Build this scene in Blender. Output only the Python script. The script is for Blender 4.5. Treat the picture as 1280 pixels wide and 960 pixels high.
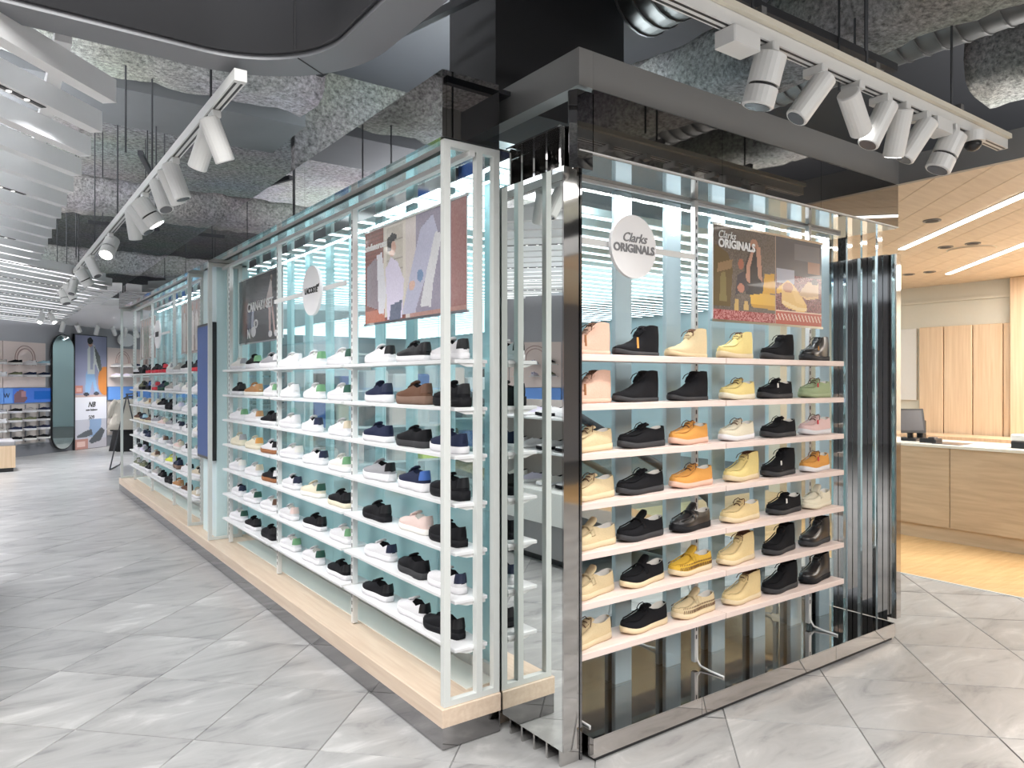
import bpy, math, random
import numpy as np
from mathutils import Matrix, Vector
random.seed(7)
SC = bpy.context.scene
COL = SC.collection
for o in list(bpy.data.objects):
    bpy.data.objects.remove(o)

# ------------------------------------------------------------------ camera
HC = 1.6; FPX = 914.0; CX = 640.0; CY = 476.0
YAW = math.atan(660 / 914.0)
FW = np.array([math.sin(YAW), math.cos(YAW), 0.0]); RT = np.array([math.cos(YAW), -math.sin(YAW), 0.0])
cam = bpy.data.cameras.new('camera'); camo = bpy.data.objects.new('camera', cam); COL.objects.link(camo)
cam.sensor_width = 36.0; cam.lens = FPX / 1280 * 36.0; cam.shift_y = -(480 - CY) / 1280.0
camo.location = (0, 0, HC); camo.rotation_euler = (math.pi / 2, 0, -YAW)
cam.clip_start = 0.05; cam.clip_end = 100
SC.camera = camo

# ------------------------------------------------------------------ world, lights, exposure
w = bpy.data.worlds.new('world'); SC.world = w; w.use_nodes = True
w.node_tree.nodes['Background'].inputs[0].default_value = (0.86, 0.92, 1.0, 1)
w.node_tree.nodes['Background'].inputs[1].default_value = 0.55
SC.view_settings.view_transform = 'Standard'; SC.view_settings.look = 'None'
SC.view_settings.gamma = 1.0; SC.view_settings.use_curve_mapping = False
SC.view_settings.exposure = 0.13
SC.cycles.max_bounces = 9; SC.cycles.glossy_bounces = 6; SC.cycles.transparent_max_bounces = 24
SC.cycles.sample_clamp_indirect = 6.0
SC.cycles.caustics_reflective = False; SC.cycles.caustics_refractive = False
SC.cycles.blur_glossy = 0.5

def area(name, loc, size, power, color=(1, 1, 1), rot=(0, 0, 0), spread=math.pi):
    l = bpy.data.lights.new(name, 'AREA'); l.shape = 'RECTANGLE'; l.size, l.size_y = size
    l.energy = power; l.color = color; l.spread = spread
    o = bpy.data.objects.new(name, l); COL.objects.link(o); o.location = loc; o.rotation_euler = rot
    return o
area('aisle_fill', (-0.6, 0.2, 3.9), (3.2, 3.2), 380, (1, 0.985, 0.96))  # unseen lamp added over the aisle for general fill
area('rear_fill', (3.2, -2.6, 3.6), (4.0, 3.0), 290, (1, 0.98, 0.95))  # general fill lamp added behind the camera, out of view
area('back_shop_fill', (6.2, 9.6, 3.16), (6.0, 6.0), 230, (0.92, 0.98, 1.0))  # hidden fill lamp added above the led slats of the back shop
area('island_fill', (3.4, 4.5, 3.13), (1.6, 2.2), 80, (0.92, 0.98, 1.0))  # fill lamp added to brighten the inside of the island
area('boot_display_lightbar', (3.25, 2.575, 2.51), (2.3, 0.02), 14, (0.97, 0.99, 1.0))
area('sneaker_lightbar', (1.93, 4.7, 2.60), (0.02, 3.7), 8, (0.92, 0.98, 1.0))  # added lamp without a fitting, brightens the fins and glass behind the shelves
area('far_sneaker_lightbar', (1.93, 9.7, 2.60), (0.02, 3.9), 8, (0.92, 0.98, 1.0))  # same added fill for the far run of shelving
area('counter_light', (8.6, 1.2, 2.78), (2.0, 4.0), 230, (1.0, 0.96, 0.91))
def downlight(x, y, z, power, color=(0.98, 0.98, 1.0)):
    l = bpy.data.lights.new('slat_downlight', 'SPOT'); l.energy = power; l.color = color; l.spot_size = math.radians(150); l.spot_blend = 1.0; l.shadow_soft_size = 0.15
    o = bpy.data.objects.new('slat_downlight', l); COL.objects.link(o); o.location = (x, y, z)
for _x, _y, _p in ((0.28, 4.4, 120), (-0.55, 7.0, 170), (-0.5, 9.6, 200), (-0.4, 12.4, 220), (0.2, 15.2, 420), (-2.8, 6.0, 200), (-2.8, 9.5, 220), (-2.6, 13.0, 420), (2.2, 16.6, 320)):
    downlight(_x, _y, 2.84, _p)
UP = (math.pi, 0, 0)                                    # added unseen fill lamps above slats, island and timber ceiling, brightening the open ceiling
area('slat_up_fill', (-1.6, 7.0, 3.10), (2.6, 9.0), 1400, (0.98, 0.98, 1.0), UP)
area('island_up_fill', (3.4, 4.6, 3.17), (1.8, 2.0), 90, (0.95, 0.98, 1.0), UP)
area('timber_up_fill', (7.0, 0.6, 2.92), (3.0, 4.0), 150, (1.0, 0.97, 0.93), UP)

# ------------------------------------------------------------------ pixel helpers (a pixel gives a direction only)
C0 = np.array([0, 0, HC])
def ray(px, py): return FW + (px - CX) / FPX * RT + np.array([0, 0, (CY - py) / FPX])
def onz(px, py, z=0.0): d = ray(px, py); return C0 + d * ((z - HC) / d[2])
def onx(px, py, x): d = ray(px, py); return C0 + d * (x / d[0])
def ony(px, py, y): d = ray(px, py); return C0 + d * (y / d[1])
def proj(p):
    d = np.array(p, float) - C0; z = d @ FW
    return (CX + FPX * (d @ RT) / z, CY - FPX * d[2] / z, z)

# ------------------------------------------------------------------ materials
MATS = {}
def nodes_of(name):
    m = bpy.data.materials.new(name); m.use_nodes = True
    nt = m.node_tree; b = nt.nodes['Principled BSDF']; MATS[name] = m
    return m, nt, b
def plain(name, col, rough=0.5, metal=0.0, noise=0.04, scale=30.0, bump=0.0, coat=0.0):
    m, nt, b = nodes_of(name)
    b.inputs['Roughness'].default_value = rough; b.inputs['Metallic'].default_value = metal
    b.inputs['Coat Weight'].default_value = coat
    tc = nt.nodes.new('ShaderNodeTexCoord'); n = nt.nodes.new('ShaderNodeTexNoise'); n.inputs['Scale'].default_value = scale
    n.inputs['Detail'].default_value = 4
    r = nt.nodes.new('ShaderNodeMix'); r.data_type = 'RGBA'
    r.inputs[6].default_value = tuple(max(0, c * (1 - noise)) for c in col) + (1,)
    r.inputs[7].default_value = tuple(min(1, c * (1 + noise)) for c in col) + (1,)
    nt.links.new(tc.outputs['Object'], n.inputs['Vector']); nt.links.new(n.outputs['Fac'], r.inputs[0])
    nt.links.new(r.outputs[2], b.inputs['Base Color'])
    if bump:
        bp = nt.nodes.new('ShaderNodeBump'); bp.inputs['Strength'].default_value = bump; bp.inputs['Distance'].default_value = 0.02
        nt.links.new(n.outputs['Fac'], bp.inputs['Height']); nt.links.new(bp.outputs['Normal'], b.inputs['Normal'])
    return m
def wood(name, c1, c2, scale=(1.5, 14, 14), rough=0.42, rnd=0.10):
    m, nt, b = nodes_of(name); b.inputs['Roughness'].default_value = rough
    tc = nt.nodes.new('ShaderNodeTexCoord'); mp = nt.nodes.new('ShaderNodeMapping'); mp.inputs['Scale'].default_value = scale
    n = nt.nodes.new('ShaderNodeTexNoise'); n.inputs['Scale'].default_value = 3.0; n.inputs['Detail'].default_value = 6; n.inputs['Distortion'].default_value = 0.4
    r = nt.nodes.new('ShaderNodeValToRGB'); r.color_ramp.elements[0].color = c1 + (1,); r.color_ramp.elements[1].color = c2 + (1,)
    r.color_ramp.elements[0].position = 0.3; r.color_ramp.elements[1].position = 0.7
    oi = nt.nodes.new('ShaderNodeObjectInfo'); hs = nt.nodes.new('ShaderNodeHueSaturation')
    mr = nt.nodes.new('ShaderNodeMapRange'); mr.inputs[3].default_value = 1 - rnd; mr.inputs[4].default_value = 1 + rnd * 0.6
    L = nt.links.new
    L(tc.outputs['Object'], mp.inputs[0]); L(mp.outputs[0], n.inputs['Vector']); L(n.outputs['Fac'], r.inputs[0])
    L(oi.outputs['Random'], mr.inputs[0]); L(mr.outputs[0], hs.inputs['Value']); L(r.outputs[0], hs.inputs['Color']); L(hs.outputs[0], b.inputs['Base Color'])
    return m
def mirror(name, col, rough=0.02):
    m, nt, b = nodes_of(name)
    b.inputs['Metallic'].default_value = 1.0; b.inputs['Roughness'].default_value = rough
    b.inputs['Base Color'].default_value = col + (1,)
    return m
def emit(name, col, s):
    m, nt, b = nodes_of(name)
    b.inputs['Base Color'].default_value = col + (1,); b.inputs['Emission Color'].default_value = col + (1,); b.inputs['Emission Strength'].default_value = s
    return m
def glass(name, tint, gloss=0.06, film=None):
    """thin sheet: tinted see-through with a weak reflection; film = (colour, z0, z1) a frosted film fading out upwards"""
    m, nt, b = nodes_of(name); L = nt.links.new
    tr = nt.nodes.new('ShaderNodeBsdfTransparent'); tr.inputs[0].default_value = tint + (1,)
    gl = nt.nodes.new('ShaderNodeBsdfGlossy'); gl.inputs['Roughness'].default_value = 0.01; gl.inputs[0].default_value = (1, 1, 1, 1)
    lw_ = nt.nodes.new('ShaderNodeLayerWeight'); lw_.inputs[0].default_value = 0.5
    fr = nt.nodes.new('ShaderNodeMath'); fr.operation = 'POWER'; fr.inputs[1].default_value = 4.0; L(lw_.outputs['Facing'], fr.inputs[0])
    ad = nt.nodes.new('ShaderNodeMath'); ad.operation = 'MULTIPLY_ADD'; ad.inputs[1].default_value = 0.6; ad.inputs[2].default_value = gloss
    mx = nt.nodes.new('ShaderNodeMixShader'); L(fr.outputs[0], ad.inputs[0]); L(ad.outputs[0], mx.inputs[0]); L(tr.outputs[0], mx.inputs[1]); L(gl.outputs[0], mx.inputs[2])
    out = nt.nodes['Material Output']; last = mx
    if film:
        col, z0, z1 = film
        df = nt.nodes.new('ShaderNodeBsdfDiffuse'); df.inputs[0].default_value = col + (1,)
        tl = nt.nodes.new('ShaderNodeBsdfTranslucent'); tl.inputs[0].default_value = col + (1,)
        dm = nt.nodes.new('ShaderNodeMixShader'); dm.inputs[0].default_value = 0.45; L(df.outputs[0], dm.inputs[1]); L(tl.outputs[0], dm.inputs[2])
        ge = nt.nodes.new('ShaderNodeNewGeometry'); sx = nt.nodes.new('ShaderNodeSeparateXYZ'); L(ge.outputs['Position'], sx.inputs[0])
        mr = nt.nodes.new('ShaderNodeMapRange'); mr.inputs[1].default_value = z0; mr.inputs[2].default_value = z1; mr.inputs[3].default_value = 0.92; mr.inputs[4].default_value = 0.05
        L(sx.outputs[2], mr.inputs[0])
        m2 = nt.nodes.new('ShaderNodeMixShader'); L(mr.outputs[0], m2.inputs[0]); L(mx.outputs[0], m2.inputs[1]); L(dm.outputs[0], m2.inputs[2]); last = m2
    L(last.outputs[0], out.inputs[0])
    return m
def objcol(name, rough, noise=0.05, scale=120.0, bump=0.15, coat=0.0):
    """colour comes from the object's own colour (one leather for all shoes)"""
    m, nt, b = nodes_of(name); b.inputs['Roughness'].default_value = rough; b.inputs['Coat Weight'].default_value = coat
    b.inputs['Specular IOR Level'].default_value = 0.12 if rough > 0.5 else 0.4
    L = nt.links.new; oi = nt.nodes.new('ShaderNodeObjectInfo'); tc = nt.nodes.new('ShaderNodeTexCoord')
    n = nt.nodes.new('ShaderNodeTexNoise'); n.inputs['Scale'].default_value = scale
    mr = nt.nodes.new('ShaderNodeMapRange'); mr.inputs[3].default_value = 1 - noise; mr.inputs[4].default_value = 1 + noise
    hs = nt.nodes.new('ShaderNodeHueSaturation'); L(tc.outputs['Object'], n.inputs['Vector']); L(n.outputs['Fac'], mr.inputs[0]); L(mr.outputs[0], hs.inputs['Value'])
    L(oi.outputs['Color'], hs.inputs['Color']); L(hs.outputs[0], b.inputs['Base Color'])
    bp = nt.nodes.new('ShaderNodeBump'); bp.inputs['Strength'].default_value = bump; bp.inputs['Distance'].default_value = 0.004
    L(n.outputs['Fac'], bp.inputs['Height']); L(bp.outputs['Normal'], b.inputs['Normal'])
    return m
def printmat(name, rough=0.25, coat=0.3):
    m, nt, b = nodes_of(name); b.inputs['Roughness'].default_value = rough; b.inputs['Coat Weight'].default_value = coat
    a = nt.nodes.new('ShaderNodeVertexColor'); a.layer_name = 'print'; nt.links.new(a.outputs[0], b.inputs['Base Color'])
    return m
def tilemat():
    m, nt, b = nodes_of('stone_tile'); L = nt.links.new
    tc = nt.nodes.new('ShaderNodeTexCoord'); oi = nt.nodes.new('ShaderNodeObjectInfo')
    mp = nt.nodes.new('ShaderNodeMapping'); mp.inputs['Scale'].default_value = (0.75, 2.1, 1); mp.inputs['Rotation'].default_value = (0, 0, 0.5)
    va = nt.nodes.new('ShaderNodeVectorMath'); va.operation = 'ADD'; vs = nt.nodes.new('ShaderNodeVectorMath'); vs.operation = 'SCALE'; vs.inputs[3].default_value = 37.0
    cb = nt.nodes.new('ShaderNodeCombineXYZ'); L(oi.outputs['Random'], cb.inputs[0]); L(oi.outputs['Random'], cb.inputs[1]); L(cb.outputs[0], vs.inputs[0])
    L(tc.outputs['Object'], va.inputs[0]); L(vs.outputs[0], va.inputs[1]); L(va.outputs[0], mp.inputs[0])
    n = nt.nodes.new('ShaderNodeTexNoise'); n.inputs['Scale'].default_value = 2.6; n.inputs['Detail'].default_value = 9; n.inputs['Roughness'].default_value = 0.62; n.inputs['Distortion'].default_value = 0.9
    L(mp.outputs[0], n.inputs['Vector'])
    r = nt.nodes.new('ShaderNodeValToRGB'); e = r.color_ramp.elements
    e[0].position = 0.30; e[0].color = (0.20, 0.20, 0.205, 1); e[1].position = 0.70; e[1].color = (0.54, 0.535, 0.53, 1)
    x = e.new(0.44); x.color = (0.345, 0.343, 0.342, 1); x = e.new(0.58); x.color = (0.40, 0.398, 0.396, 1)
    L(n.outputs['Fac'], r.inputs[0])
    hs = nt.nodes.new('ShaderNodeHueSaturation'); mr = nt.nodes.new('ShaderNodeMapRange'); mr.inputs[3].default_value = 0.92; mr.inputs[4].default_value = 1.07
    L(oi.outputs['Random'], mr.inputs[0]); L(mr.outputs[0], hs.inputs['Value']); L(r.outputs[0], hs.inputs['Color']); L(hs.outputs[0], b.inputs['Base Color'])
    b.inputs['Roughness'].default_value = 0.30; b.inputs['Specular IOR Level'].default_value = 0.5
    return m
def roughmat(name, c1, c2, scale=16.0):
    m, nt, b = nodes_of(name); L = nt.links.new; b.inputs['Roughness'].default_value = 0.95
    tc = nt.nodes.new('ShaderNodeTexCoord'); n = nt.nodes.new('ShaderNodeTexNoise'); n.inputs['Scale'].default_value = scale; n.inputs['Detail'].default_value = 9; n.inputs['Roughness'].default_value = 0.75
    n2 = nt.nodes.new('ShaderNodeTexNoise'); n2.inputs['Scale'].default_value = 1.1; n2.inputs['Detail'].default_value = 3
    L(tc.outputs['Object'], n.inputs['Vector']); L(tc.outputs['Object'], n2.inputs['Vector'])
    r = nt.nodes.new('ShaderNodeValToRGB'); r.color_ramp.elements[0].position = 0.36; r.color_ramp.elements[1].position = 0.62
    r.color_ramp.elements[0].color = c1 + (1,); r.color_ramp.elements[1].color = c2 + (1,)
    mx = nt.nodes.new('ShaderNodeMix'); mx.data_type = 'RGBA'; mx.blend_type = 'MULTIPLY'; mx.inputs[0].default_value = 0.35
    L(n.outputs['Fac'], r.inputs[0]); L(r.outputs[0], mx.inputs[6]); L(n2.outputs['Color'], mx.inputs[7]); L(mx.outputs[2], b.inputs['Base Color'])
    bp = nt.nodes.new('ShaderNodeBump'); bp.inputs['Strength'].default_value = 1.0; bp.inputs['Distance'].default_value = 0.05
    L(n.outputs['Fac'], bp.inputs['Height']); L(bp.outputs['Normal'], b.inputs['Normal'])
    return m

tilemat()
plain('grout', (0.20, 0.20, 0.20), 0.8)
wood('plinth_wood', (0.64, 0.49, 0.37), (0.74, 0.60, 0.47), (14, 0.8, 14), 0.4, 0.03)
wood('panel_wood', (0.66, 0.47, 0.30), (0.78, 0.59, 0.41), (14, 14, 0.5), 0.45, 0.05)
wood('counter_wood', (0.52, 0.39, 0.26), (0.66, 0.52, 0.36), (14, 0.7, 7), 0.45, 0.02)
wood('ceiling_wood', (0.68, 0.55, 0.41), (0.78, 0.65, 0.50), (1.2, 9, 9), 0.5, 0.05)
wood('floor_wood', (0.60, 0.38, 0.17), (0.74, 0.50, 0.25), (1.0, 9, 9), 0.4, 0.10)
wood('shelf_wood', (0.72, 0.58, 0.53), (0.80, 0.67, 0.62), (2.0, 18, 18), 0.45, 0.02)
plain('white_metal', (0.74, 0.74, 0.73), 0.35, 0, 0.01)
plain('white_frame', (0.64, 0.66, 0.64), 0.4, 0, 0.01)
plain('white_paint', (0.74, 0.74, 0.75), 0.5, 0, 0.01)
plain('slat_white', (0.78, 0.78, 0.79), 0.5, 0, 0.02)
plain('cyan_panel', (0.68, 0.83, 0.85), 0.35, 0, 0.02)
plain('fin_panel', (0.74, 0.80, 0.84), 0.35, 0, 0.02)
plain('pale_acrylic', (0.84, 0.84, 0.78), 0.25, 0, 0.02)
plain('slot_dark', (0.05, 0.05, 0.055), 0.6)
plain('black_metal', (0.02, 0.02, 0.022), 0.4)
plain('dark_metal', (0.055, 0.058, 0.065), 0.45, 0.3)
plain('duct_metal', (0.20, 0.20, 0.20), 0.45, 0.6, 0.15, 4.0)
plain('duct_grey', (0.16, 0.17, 0.18), 0.6, 0.2, 0.12, 3.0)
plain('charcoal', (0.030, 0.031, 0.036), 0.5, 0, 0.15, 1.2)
plain('dark_navy', (0.020, 0.022, 0.030), 0.45, 0, 0.2, 1.5)
plain('bulkhead_grey', (0.20, 0.205, 0.22), 0.4, 0.1, 0.03, 1.0)
plain('beam_grey', (0.27, 0.27, 0.27), 0.35, 0.2, 0.03, 1.0)
roughmat('sprayed_grey', (0.06, 0.06, 0.06), (0.40, 0.40, 0.39), 24.0)
roughmat('sprayed_light', (0.22, 0.22, 0.215), (0.90, 0.90, 0.88), 34.0)
mirror('low_mirror', (0.60, 0.59, 0.58), 0.03)
mirror('blade_mirror', (0.85, 0.86, 0.87), 0.05)
mirror('smoky_mirror', (0.30, 0.29, 0.285), 0.03)
mirror('dark_mirror', (0.26, 0.26, 0.27), 0.02)
mirror('steel_mirror', (0.55, 0.54, 0.53), 0.05)
mirror('kick_mirror', (0.32, 0.31, 0.31), 0.06)
mirror('base_mirror', (0.62, 0.59, 0.57), 0.03)
mirror('clear_mirror', (0.80, 0.83, 0.81), 0.006)
mirror('chrome', (0.75, 0.75, 0.75), 0.08)
glass('back_glass', (0.88, 0.975, 0.985), 0.04, ((0.60, 0.82, 0.85), 0.36, 1.20))
glass('front_glass', (0.94, 0.98, 0.99), 0.04)
glass('escalator_glass', (0.75, 0.88, 0.90), 0.10)
emit('led_white', (0.86, 0.96, 1.0), 3.2)
emit('slat_led', (0.98, 0.98, 1.0), 1.3)
emit('led_soft', (0.92, 0.98, 1.0), 2.2)
emit('led_warm', (1.0, 0.96, 0.90), 9.0)
emit('led_dot', (1.0, 0.98, 0.95), 1.5)
emit('spot_lens', (1.0, 0.98, 0.95), 8.0)
emit('screen_blue', (0.025, 0.055, 0.16), 0.5)
plain('sign_white', (0.90, 0.89, 0.90), 0.4, 0, 0.01)
plain('black_ink', (0.03, 0.03, 0.03), 0.6)
plain('grey_ink', (0.22, 0.22, 0.23), 0.6)
plain('white_ink', (0.85, 0.85, 0.85), 0.6)
plain('wall_grey', (0.42, 0.42, 0.45), 0.7, 0, 0.03)
plain('wall_dark_grey', (0.20, 0.20, 0.22), 0.7, 0, 0.03)
plain('wall_cream', (0.72, 0.68, 0.58), 0.7, 0, 0.02)
plain('wall_white', (0.80, 0.77, 0.73), 0.7, 0, 0.02)
plain('pink_panel', (0.80, 0.66, 0.62), 0.6, 0, 0.03)
plain('shelf_backing', (0.52, 0.46, 0.43), 0.6, 0, 0.05)
plain('blue_band', (0.16, 0.35, 0.82), 0.5, 0, 0.10, 3.0)
plain('arc_line', (0.45, 0.30, 0.28), 0.6)
plain('terrazzo', (0.78, 0.77, 0.75), 0.5, 0, 0.12, 90.0)
plain('block_grey', (0.30, 0.29, 0.30), 0.6, 0, 0.05)
plain('beige_cloth', (0.42, 0.38, 0.31), 0.9, 0, 0.10, 60, 0.3)
plain('black_cloth', (0.018, 0.018, 0.02), 0.9, 0, 0.1, 60, 0.3)
plain('cream_cloth', (0.56, 0.52, 0.46), 0.9, 0, 0.10, 60, 0.3)
plain('handrail_rubber', (0.03, 0.03, 0.035), 0.5)
plain('card', (0.62, 0.50, 0.36), 0.7)
plain('paper', (0.85, 0.84, 0.82), 0.6)
plain('plastic_black', (0.015, 0.015, 0.017), 0.35)
plain('plastic_grey', (0.10, 0.10, 0.11), 0.2)
printmat('poster_print'); printmat('matte_print', 0.5, 0.0)
objcol('shoe_upper', 0.6); objcol('shoe_suede', 0.9, 0.10, 160, 0.3); objcol('shoe_smooth', 0.32, 0.03, 120, 0.05, 0.2)
objcol('shoe_sole', 0.6, 0.04, 60, 0.2); objcol('shoe_cloth', 0.85); objcol('box_card', 0.6)

# ------------------------------------------------------------------ mesh building
class MB:
    def __init__(s, M=None): s.v = []; s.f = []; s.M = M
    def add(s, vs, fs):
        b = len(s.v)
        if s.M is not None: vs = [tuple(s.M @ Vector(p)) for p in vs]
        s.v += [tuple(map(float, p)) for p in vs]; s.f += [tuple(i + b for i in f) for f in fs]; return s
    def box(s, x0, x1, y0, y1, z0, z1):
        v = [(x, y, z) for z in (z0, z1) for y in (y0, y1) for x in (x0, x1)]
        return s.add(v, [(0, 2, 3, 1), (4, 5, 7, 6), (0, 1, 5, 4), (1, 3, 7, 5), (3, 2, 6, 7), (2, 0, 4, 6)])
    def bbox(s, x0, x1, y0, y1, z0, z1, c=0.004):
        """box with chamfered vertical and top edges"""
        p = [(x0 + c, y0), (x1 - c, y0), (x1, y0 + c), (x1, y1 - c), (x1 - c, y1), (x0 + c, y1), (x0, y1 - c), (x0, y0 + c)]
        q = [(min(max(a, x0 + c), x1 - c), min(max(b, y0 + c), y1 - c)) for a, b in p]
        n = 8; v = [(a, b, z0) for a, b in p] + [(a, b, z1 - c) for a, b in p] + [(a, b, z1) for a, b in q]
        f = [tuple(range(n - 1, -1, -1)), tuple(range(2 * n, 3 * n))]
        for k in (0, n):
            f += [(k + i, k + (i + 1) % n, k + n + (i + 1) % n, k + n + i) for i in range(n)]
        return s.add(v, f)
    def prism(s, poly, z0, z1):
        n = len(poly)
        return s.add([(a, b, z0) for a, b in poly] + [(a, b, z1) for a, b in poly],
                     [tuple(range(n - 1, -1, -1)), tuple(range(n, 2 * n))] + [(i, (i + 1) % n, n + (i + 1) % n, n + i) for i in range(n)])
    def tube(s, pts, r, n=8, cap=True):
        pts = [Vector(p) for p in pts]; rs = r if isinstance(r, (list, tuple)) else [r] * len(pts)
        v = []; up0 = None
        for i, p in enumerate(pts):
            t = (pts[min(i + 1, len(pts) - 1)] - pts[max(i - 1, 0)]).normalized()
            a = Vector((0, 0, 1)) if abs(t.z) < 0.9 else Vector((1, 0, 0))
            u = t.cross(a).normalized(); wv = t.cross(u).normalized()
            if up0 is not None and u.dot(up0) < 0: u = -u; wv = -wv
            up0 = u
            for k in range(n):
                an = 2 * math.pi * (k + 0.5) / n; v.append(p + (u * math.cos(an) + wv * math.sin(an)) * rs[i])
        f = [(i * n + k, i * n + (k + 1) % n, (i + 1) * n + (k + 1) % n, (i + 1) * n + k) for i in range(len(pts) - 1) for k in range(n)]
        if cap: f += [tuple(range(n - 1, -1, -1)), tuple(range((len(pts) - 1) * n, len(pts) * n))]
        return s.add([tuple(p) for p in v], f)
    def bar(s, a, b, r): return s.tube([a, b], r * 1.2, 4)
    def disc(s, c, ax, r, t, n=40):
        c = Vector(c); ax = Vector(ax).normalized(); return s.tube([c - ax * t / 2, c + ax * t / 2], r, n)
    def build(s, name, mat, parent=None, smooth=False, color=None):
        off = np.zeros(3)
        p = parent
        while p is not None: off += np.array(p.location); p = p.parent
        me = bpy.data.meshes.new(name); me.from_pydata([tuple(np.array(v) - off) for v in s.v], [], s.f); me.update()
        return link(name, me, mat, parent, smooth, color)
def link(name, me, mat, parent=None, smooth=False, color=None):
    if mat and not me.materials: me.materials.append(MATS[mat])
    if smooth: me.polygons.foreach_set('use_smooth', [True] * len(me.polygons))
    o = bpy.data.objects.new(name, me); COL.objects.link(o)
    if parent is not None: o.parent = parent
    if color is not None: o.color = tuple(color) + (1,)
    return o
def empty(name, loc=(0, 0, 0), rz=0.0):
    o = bpy.data.objects.new(name, None); COL.objects.link(o); o.location = loc; o.rotation_euler = (0, 0, rz); o.empty_display_size = 0.1; return o
def tag(o, label, cat, group=None):
    o['label'] = label; o['category'] = cat
    if group: o['group'] = group
    return o
def thing(name, label, cat, loc=(0, 0, 0), rz=0.0, group=None): return tag(empty(name, loc, rz), label, cat, group)
def struct(o, label=None, cat=None):
    o['kind'] = 'structure'
    if label: o['label'] = label
    if cat: o['category'] = cat
    return o
def box(name, mat, x0, x1, y0, y1, z0, z1, parent=None, bevel=0.0, color=None):
    m = MB(); (m.bbox(x0, x1, y0, y1, z0, z1, bevel) if bevel else m.box(x0, x1, y0, y1, z0, z1)); return m.build(name, mat, parent, color=color)
def textmesh(name, s, size, mat, M, parent=None, bold=0.0, shear=0.0, extrude=0.002, align='CENTER'):
    """lettering lying in the local XY plane, moved by matrix M (world)"""
    c = bpy.data.curves.new('lettering', 'FONT'); c.body = s; c.size = size; c.align_x = align; c.align_y = 'CENTER'; c.extrude = extrude; c.offset = bold; c.shear = shear; c.resolution_u = 3
    t = bpy.data.objects.new('lettering', c); COL.objects.link(t)
    dg = bpy.context.evaluated_depsgraph_get(); me = bpy.data.meshes.new_from_object(t.evaluated_get(dg))
    bpy.data.objects.remove(t); bpy.data.curves.remove(c)
    me.materials.clear(); me.name = name
    off = Vector((0, 0, 0)); p = parent
    while p is not None: off += p.location; p = p.parent
    me.transform(Matrix.Translation(-off) @ M)
    return link(name, me, mat, parent)
def clip(poly, a, b, c):
    """keep a*x+b*y<=c"""
    out = []
    for i in range(len(poly)):
        p, q = poly[i], poly[(i + 1) % len(poly)]; dp = a * p[0] + b * p[1] - c; dq = a * q[0] + b * q[1] - c
        if dp <= 0: out.append(p)
        if dp * dq < 0:
            t = dp / (dp - dq); out.append((p[0] + t * (q[0] - p[0]), p[1] + t * (q[1] - p[1])))
    return out
def rectclip(poly, x0, x1, y0, y1):
    for a, b, c in ((1, 0, x1), (-1, 0, -x0), (0, 1, y1), (0, -1, -y0)):
        poly = clip(poly, a, b, c)
        if len(poly) < 3: return []
    return poly
S2 = math.sqrt(0.5)
def strip(dirv, k0, k1):
    """a long strip along dirv between perpendicular offsets k0..k1"""
    d = dirv; n = (-d[1], d[0])
    return [(n[0] * k0 - d[0] * 60, n[1] * k0 - d[1] * 60), (n[0] * k0 + d[0] * 60, n[1] * k0 + d[1] * 60), (n[0] * k1 + d[0] * 60, n[1] * k1 + d[1] * 60), (n[0] * k1 - d[0] * 60, n[1] * k1 - d[1] * 60)]


# ================================================================== floor
XW = 6.18                                    # where the wooden floor starts
floor = struct(MB().box(-14, 16, -9, 32, -0.06, -0.006).build('floor', 'grout'), 'grey stone tile shop floor laid diagonally', 'floor')
TS = 0.592; GAP = 0.0022
d1 = np.array([S2, -S2]); d2 = np.array([S2, S2])
org = np.array([0.339, 3.892])
tl = []
for i in range(-32, 44):
    for j in range(-32, 44):
        c = org + d1 * (i + 0.5) * TS + d2 * (j + 0.5) * TS
        if not (-9 < c[0] < XW + 0.45 and -6 < c[1] < 27): continue
        vis = False; z = 99.0
        q = proj((c[0], c[1], 0))
        if q[2] > 0.6 and -90 < q[0] < 1370 and q[1] < 1200: vis = True
        inside = (1.75 < c[0] < 2.2 and 3.0 < c[1] < 11.6) or (2.4 < c[0] < 4.3 and 2.5 < c[1] < 2.75)
        tl.append((0 if (vis and not inside) else 1, q[2] if q[2] > 0 else 50 - q[2], tuple(c)))
tl.sort(key=lambda t: (t[0], t[1]))
h_ = TS / 2 - GAP / 2; t_ = 0.0025
R45 = Matrix.Rotation(-math.pi / 4, 4, 'Z')
tv = [(-h_, -h_, -0.006), (h_, -h_, -0.006), (h_, h_, -0.006), (-h_, h_, -0.006)] + [(-h_ + t_, -h_ + t_, 0), (h_ - t_, -h_ + t_, 0), (h_ - t_, h_ - t_, 0), (-h_ + t_, h_ - t_, 0)]
tf = [(4, 5, 6, 7), (0, 1, 5, 4), (1, 2, 6, 5), (2, 3, 7, 6), (3, 0, 4, 7)]
m = MB(R45).add(tv, tf); tme = bpy.data.meshes.new('tile'); tme.from_pydata(m.v, [], m.f); tme.update()
def whole(c): return c[0] + TS * S2 < XW
near = [t for t in tl if t[0] == 0 and whole(t[2])][:290]
ns = set(t[2] for t in near)
for _, _, c in near:
    o = link('tile', tme, 'stone_tile', floor); o.location = (c[0], c[1], 0)
rest = MB()
for _, _, c in tl:
    if c in ns: continue
    pts = [(v[0] + c[0], v[1] + c[1]) for v in m.v[4:8]]
    pts = rectclip(pts, -9, XW - 0.004, -6, 27)
    if len(pts) >= 3: rest.add([(a, b, 0) for a, b in pts], [tuple(range(len(pts)))])
ro = rest.build('far_tiles', 'stone_tile', floor); ro['kind'] = 'stuff'
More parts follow.
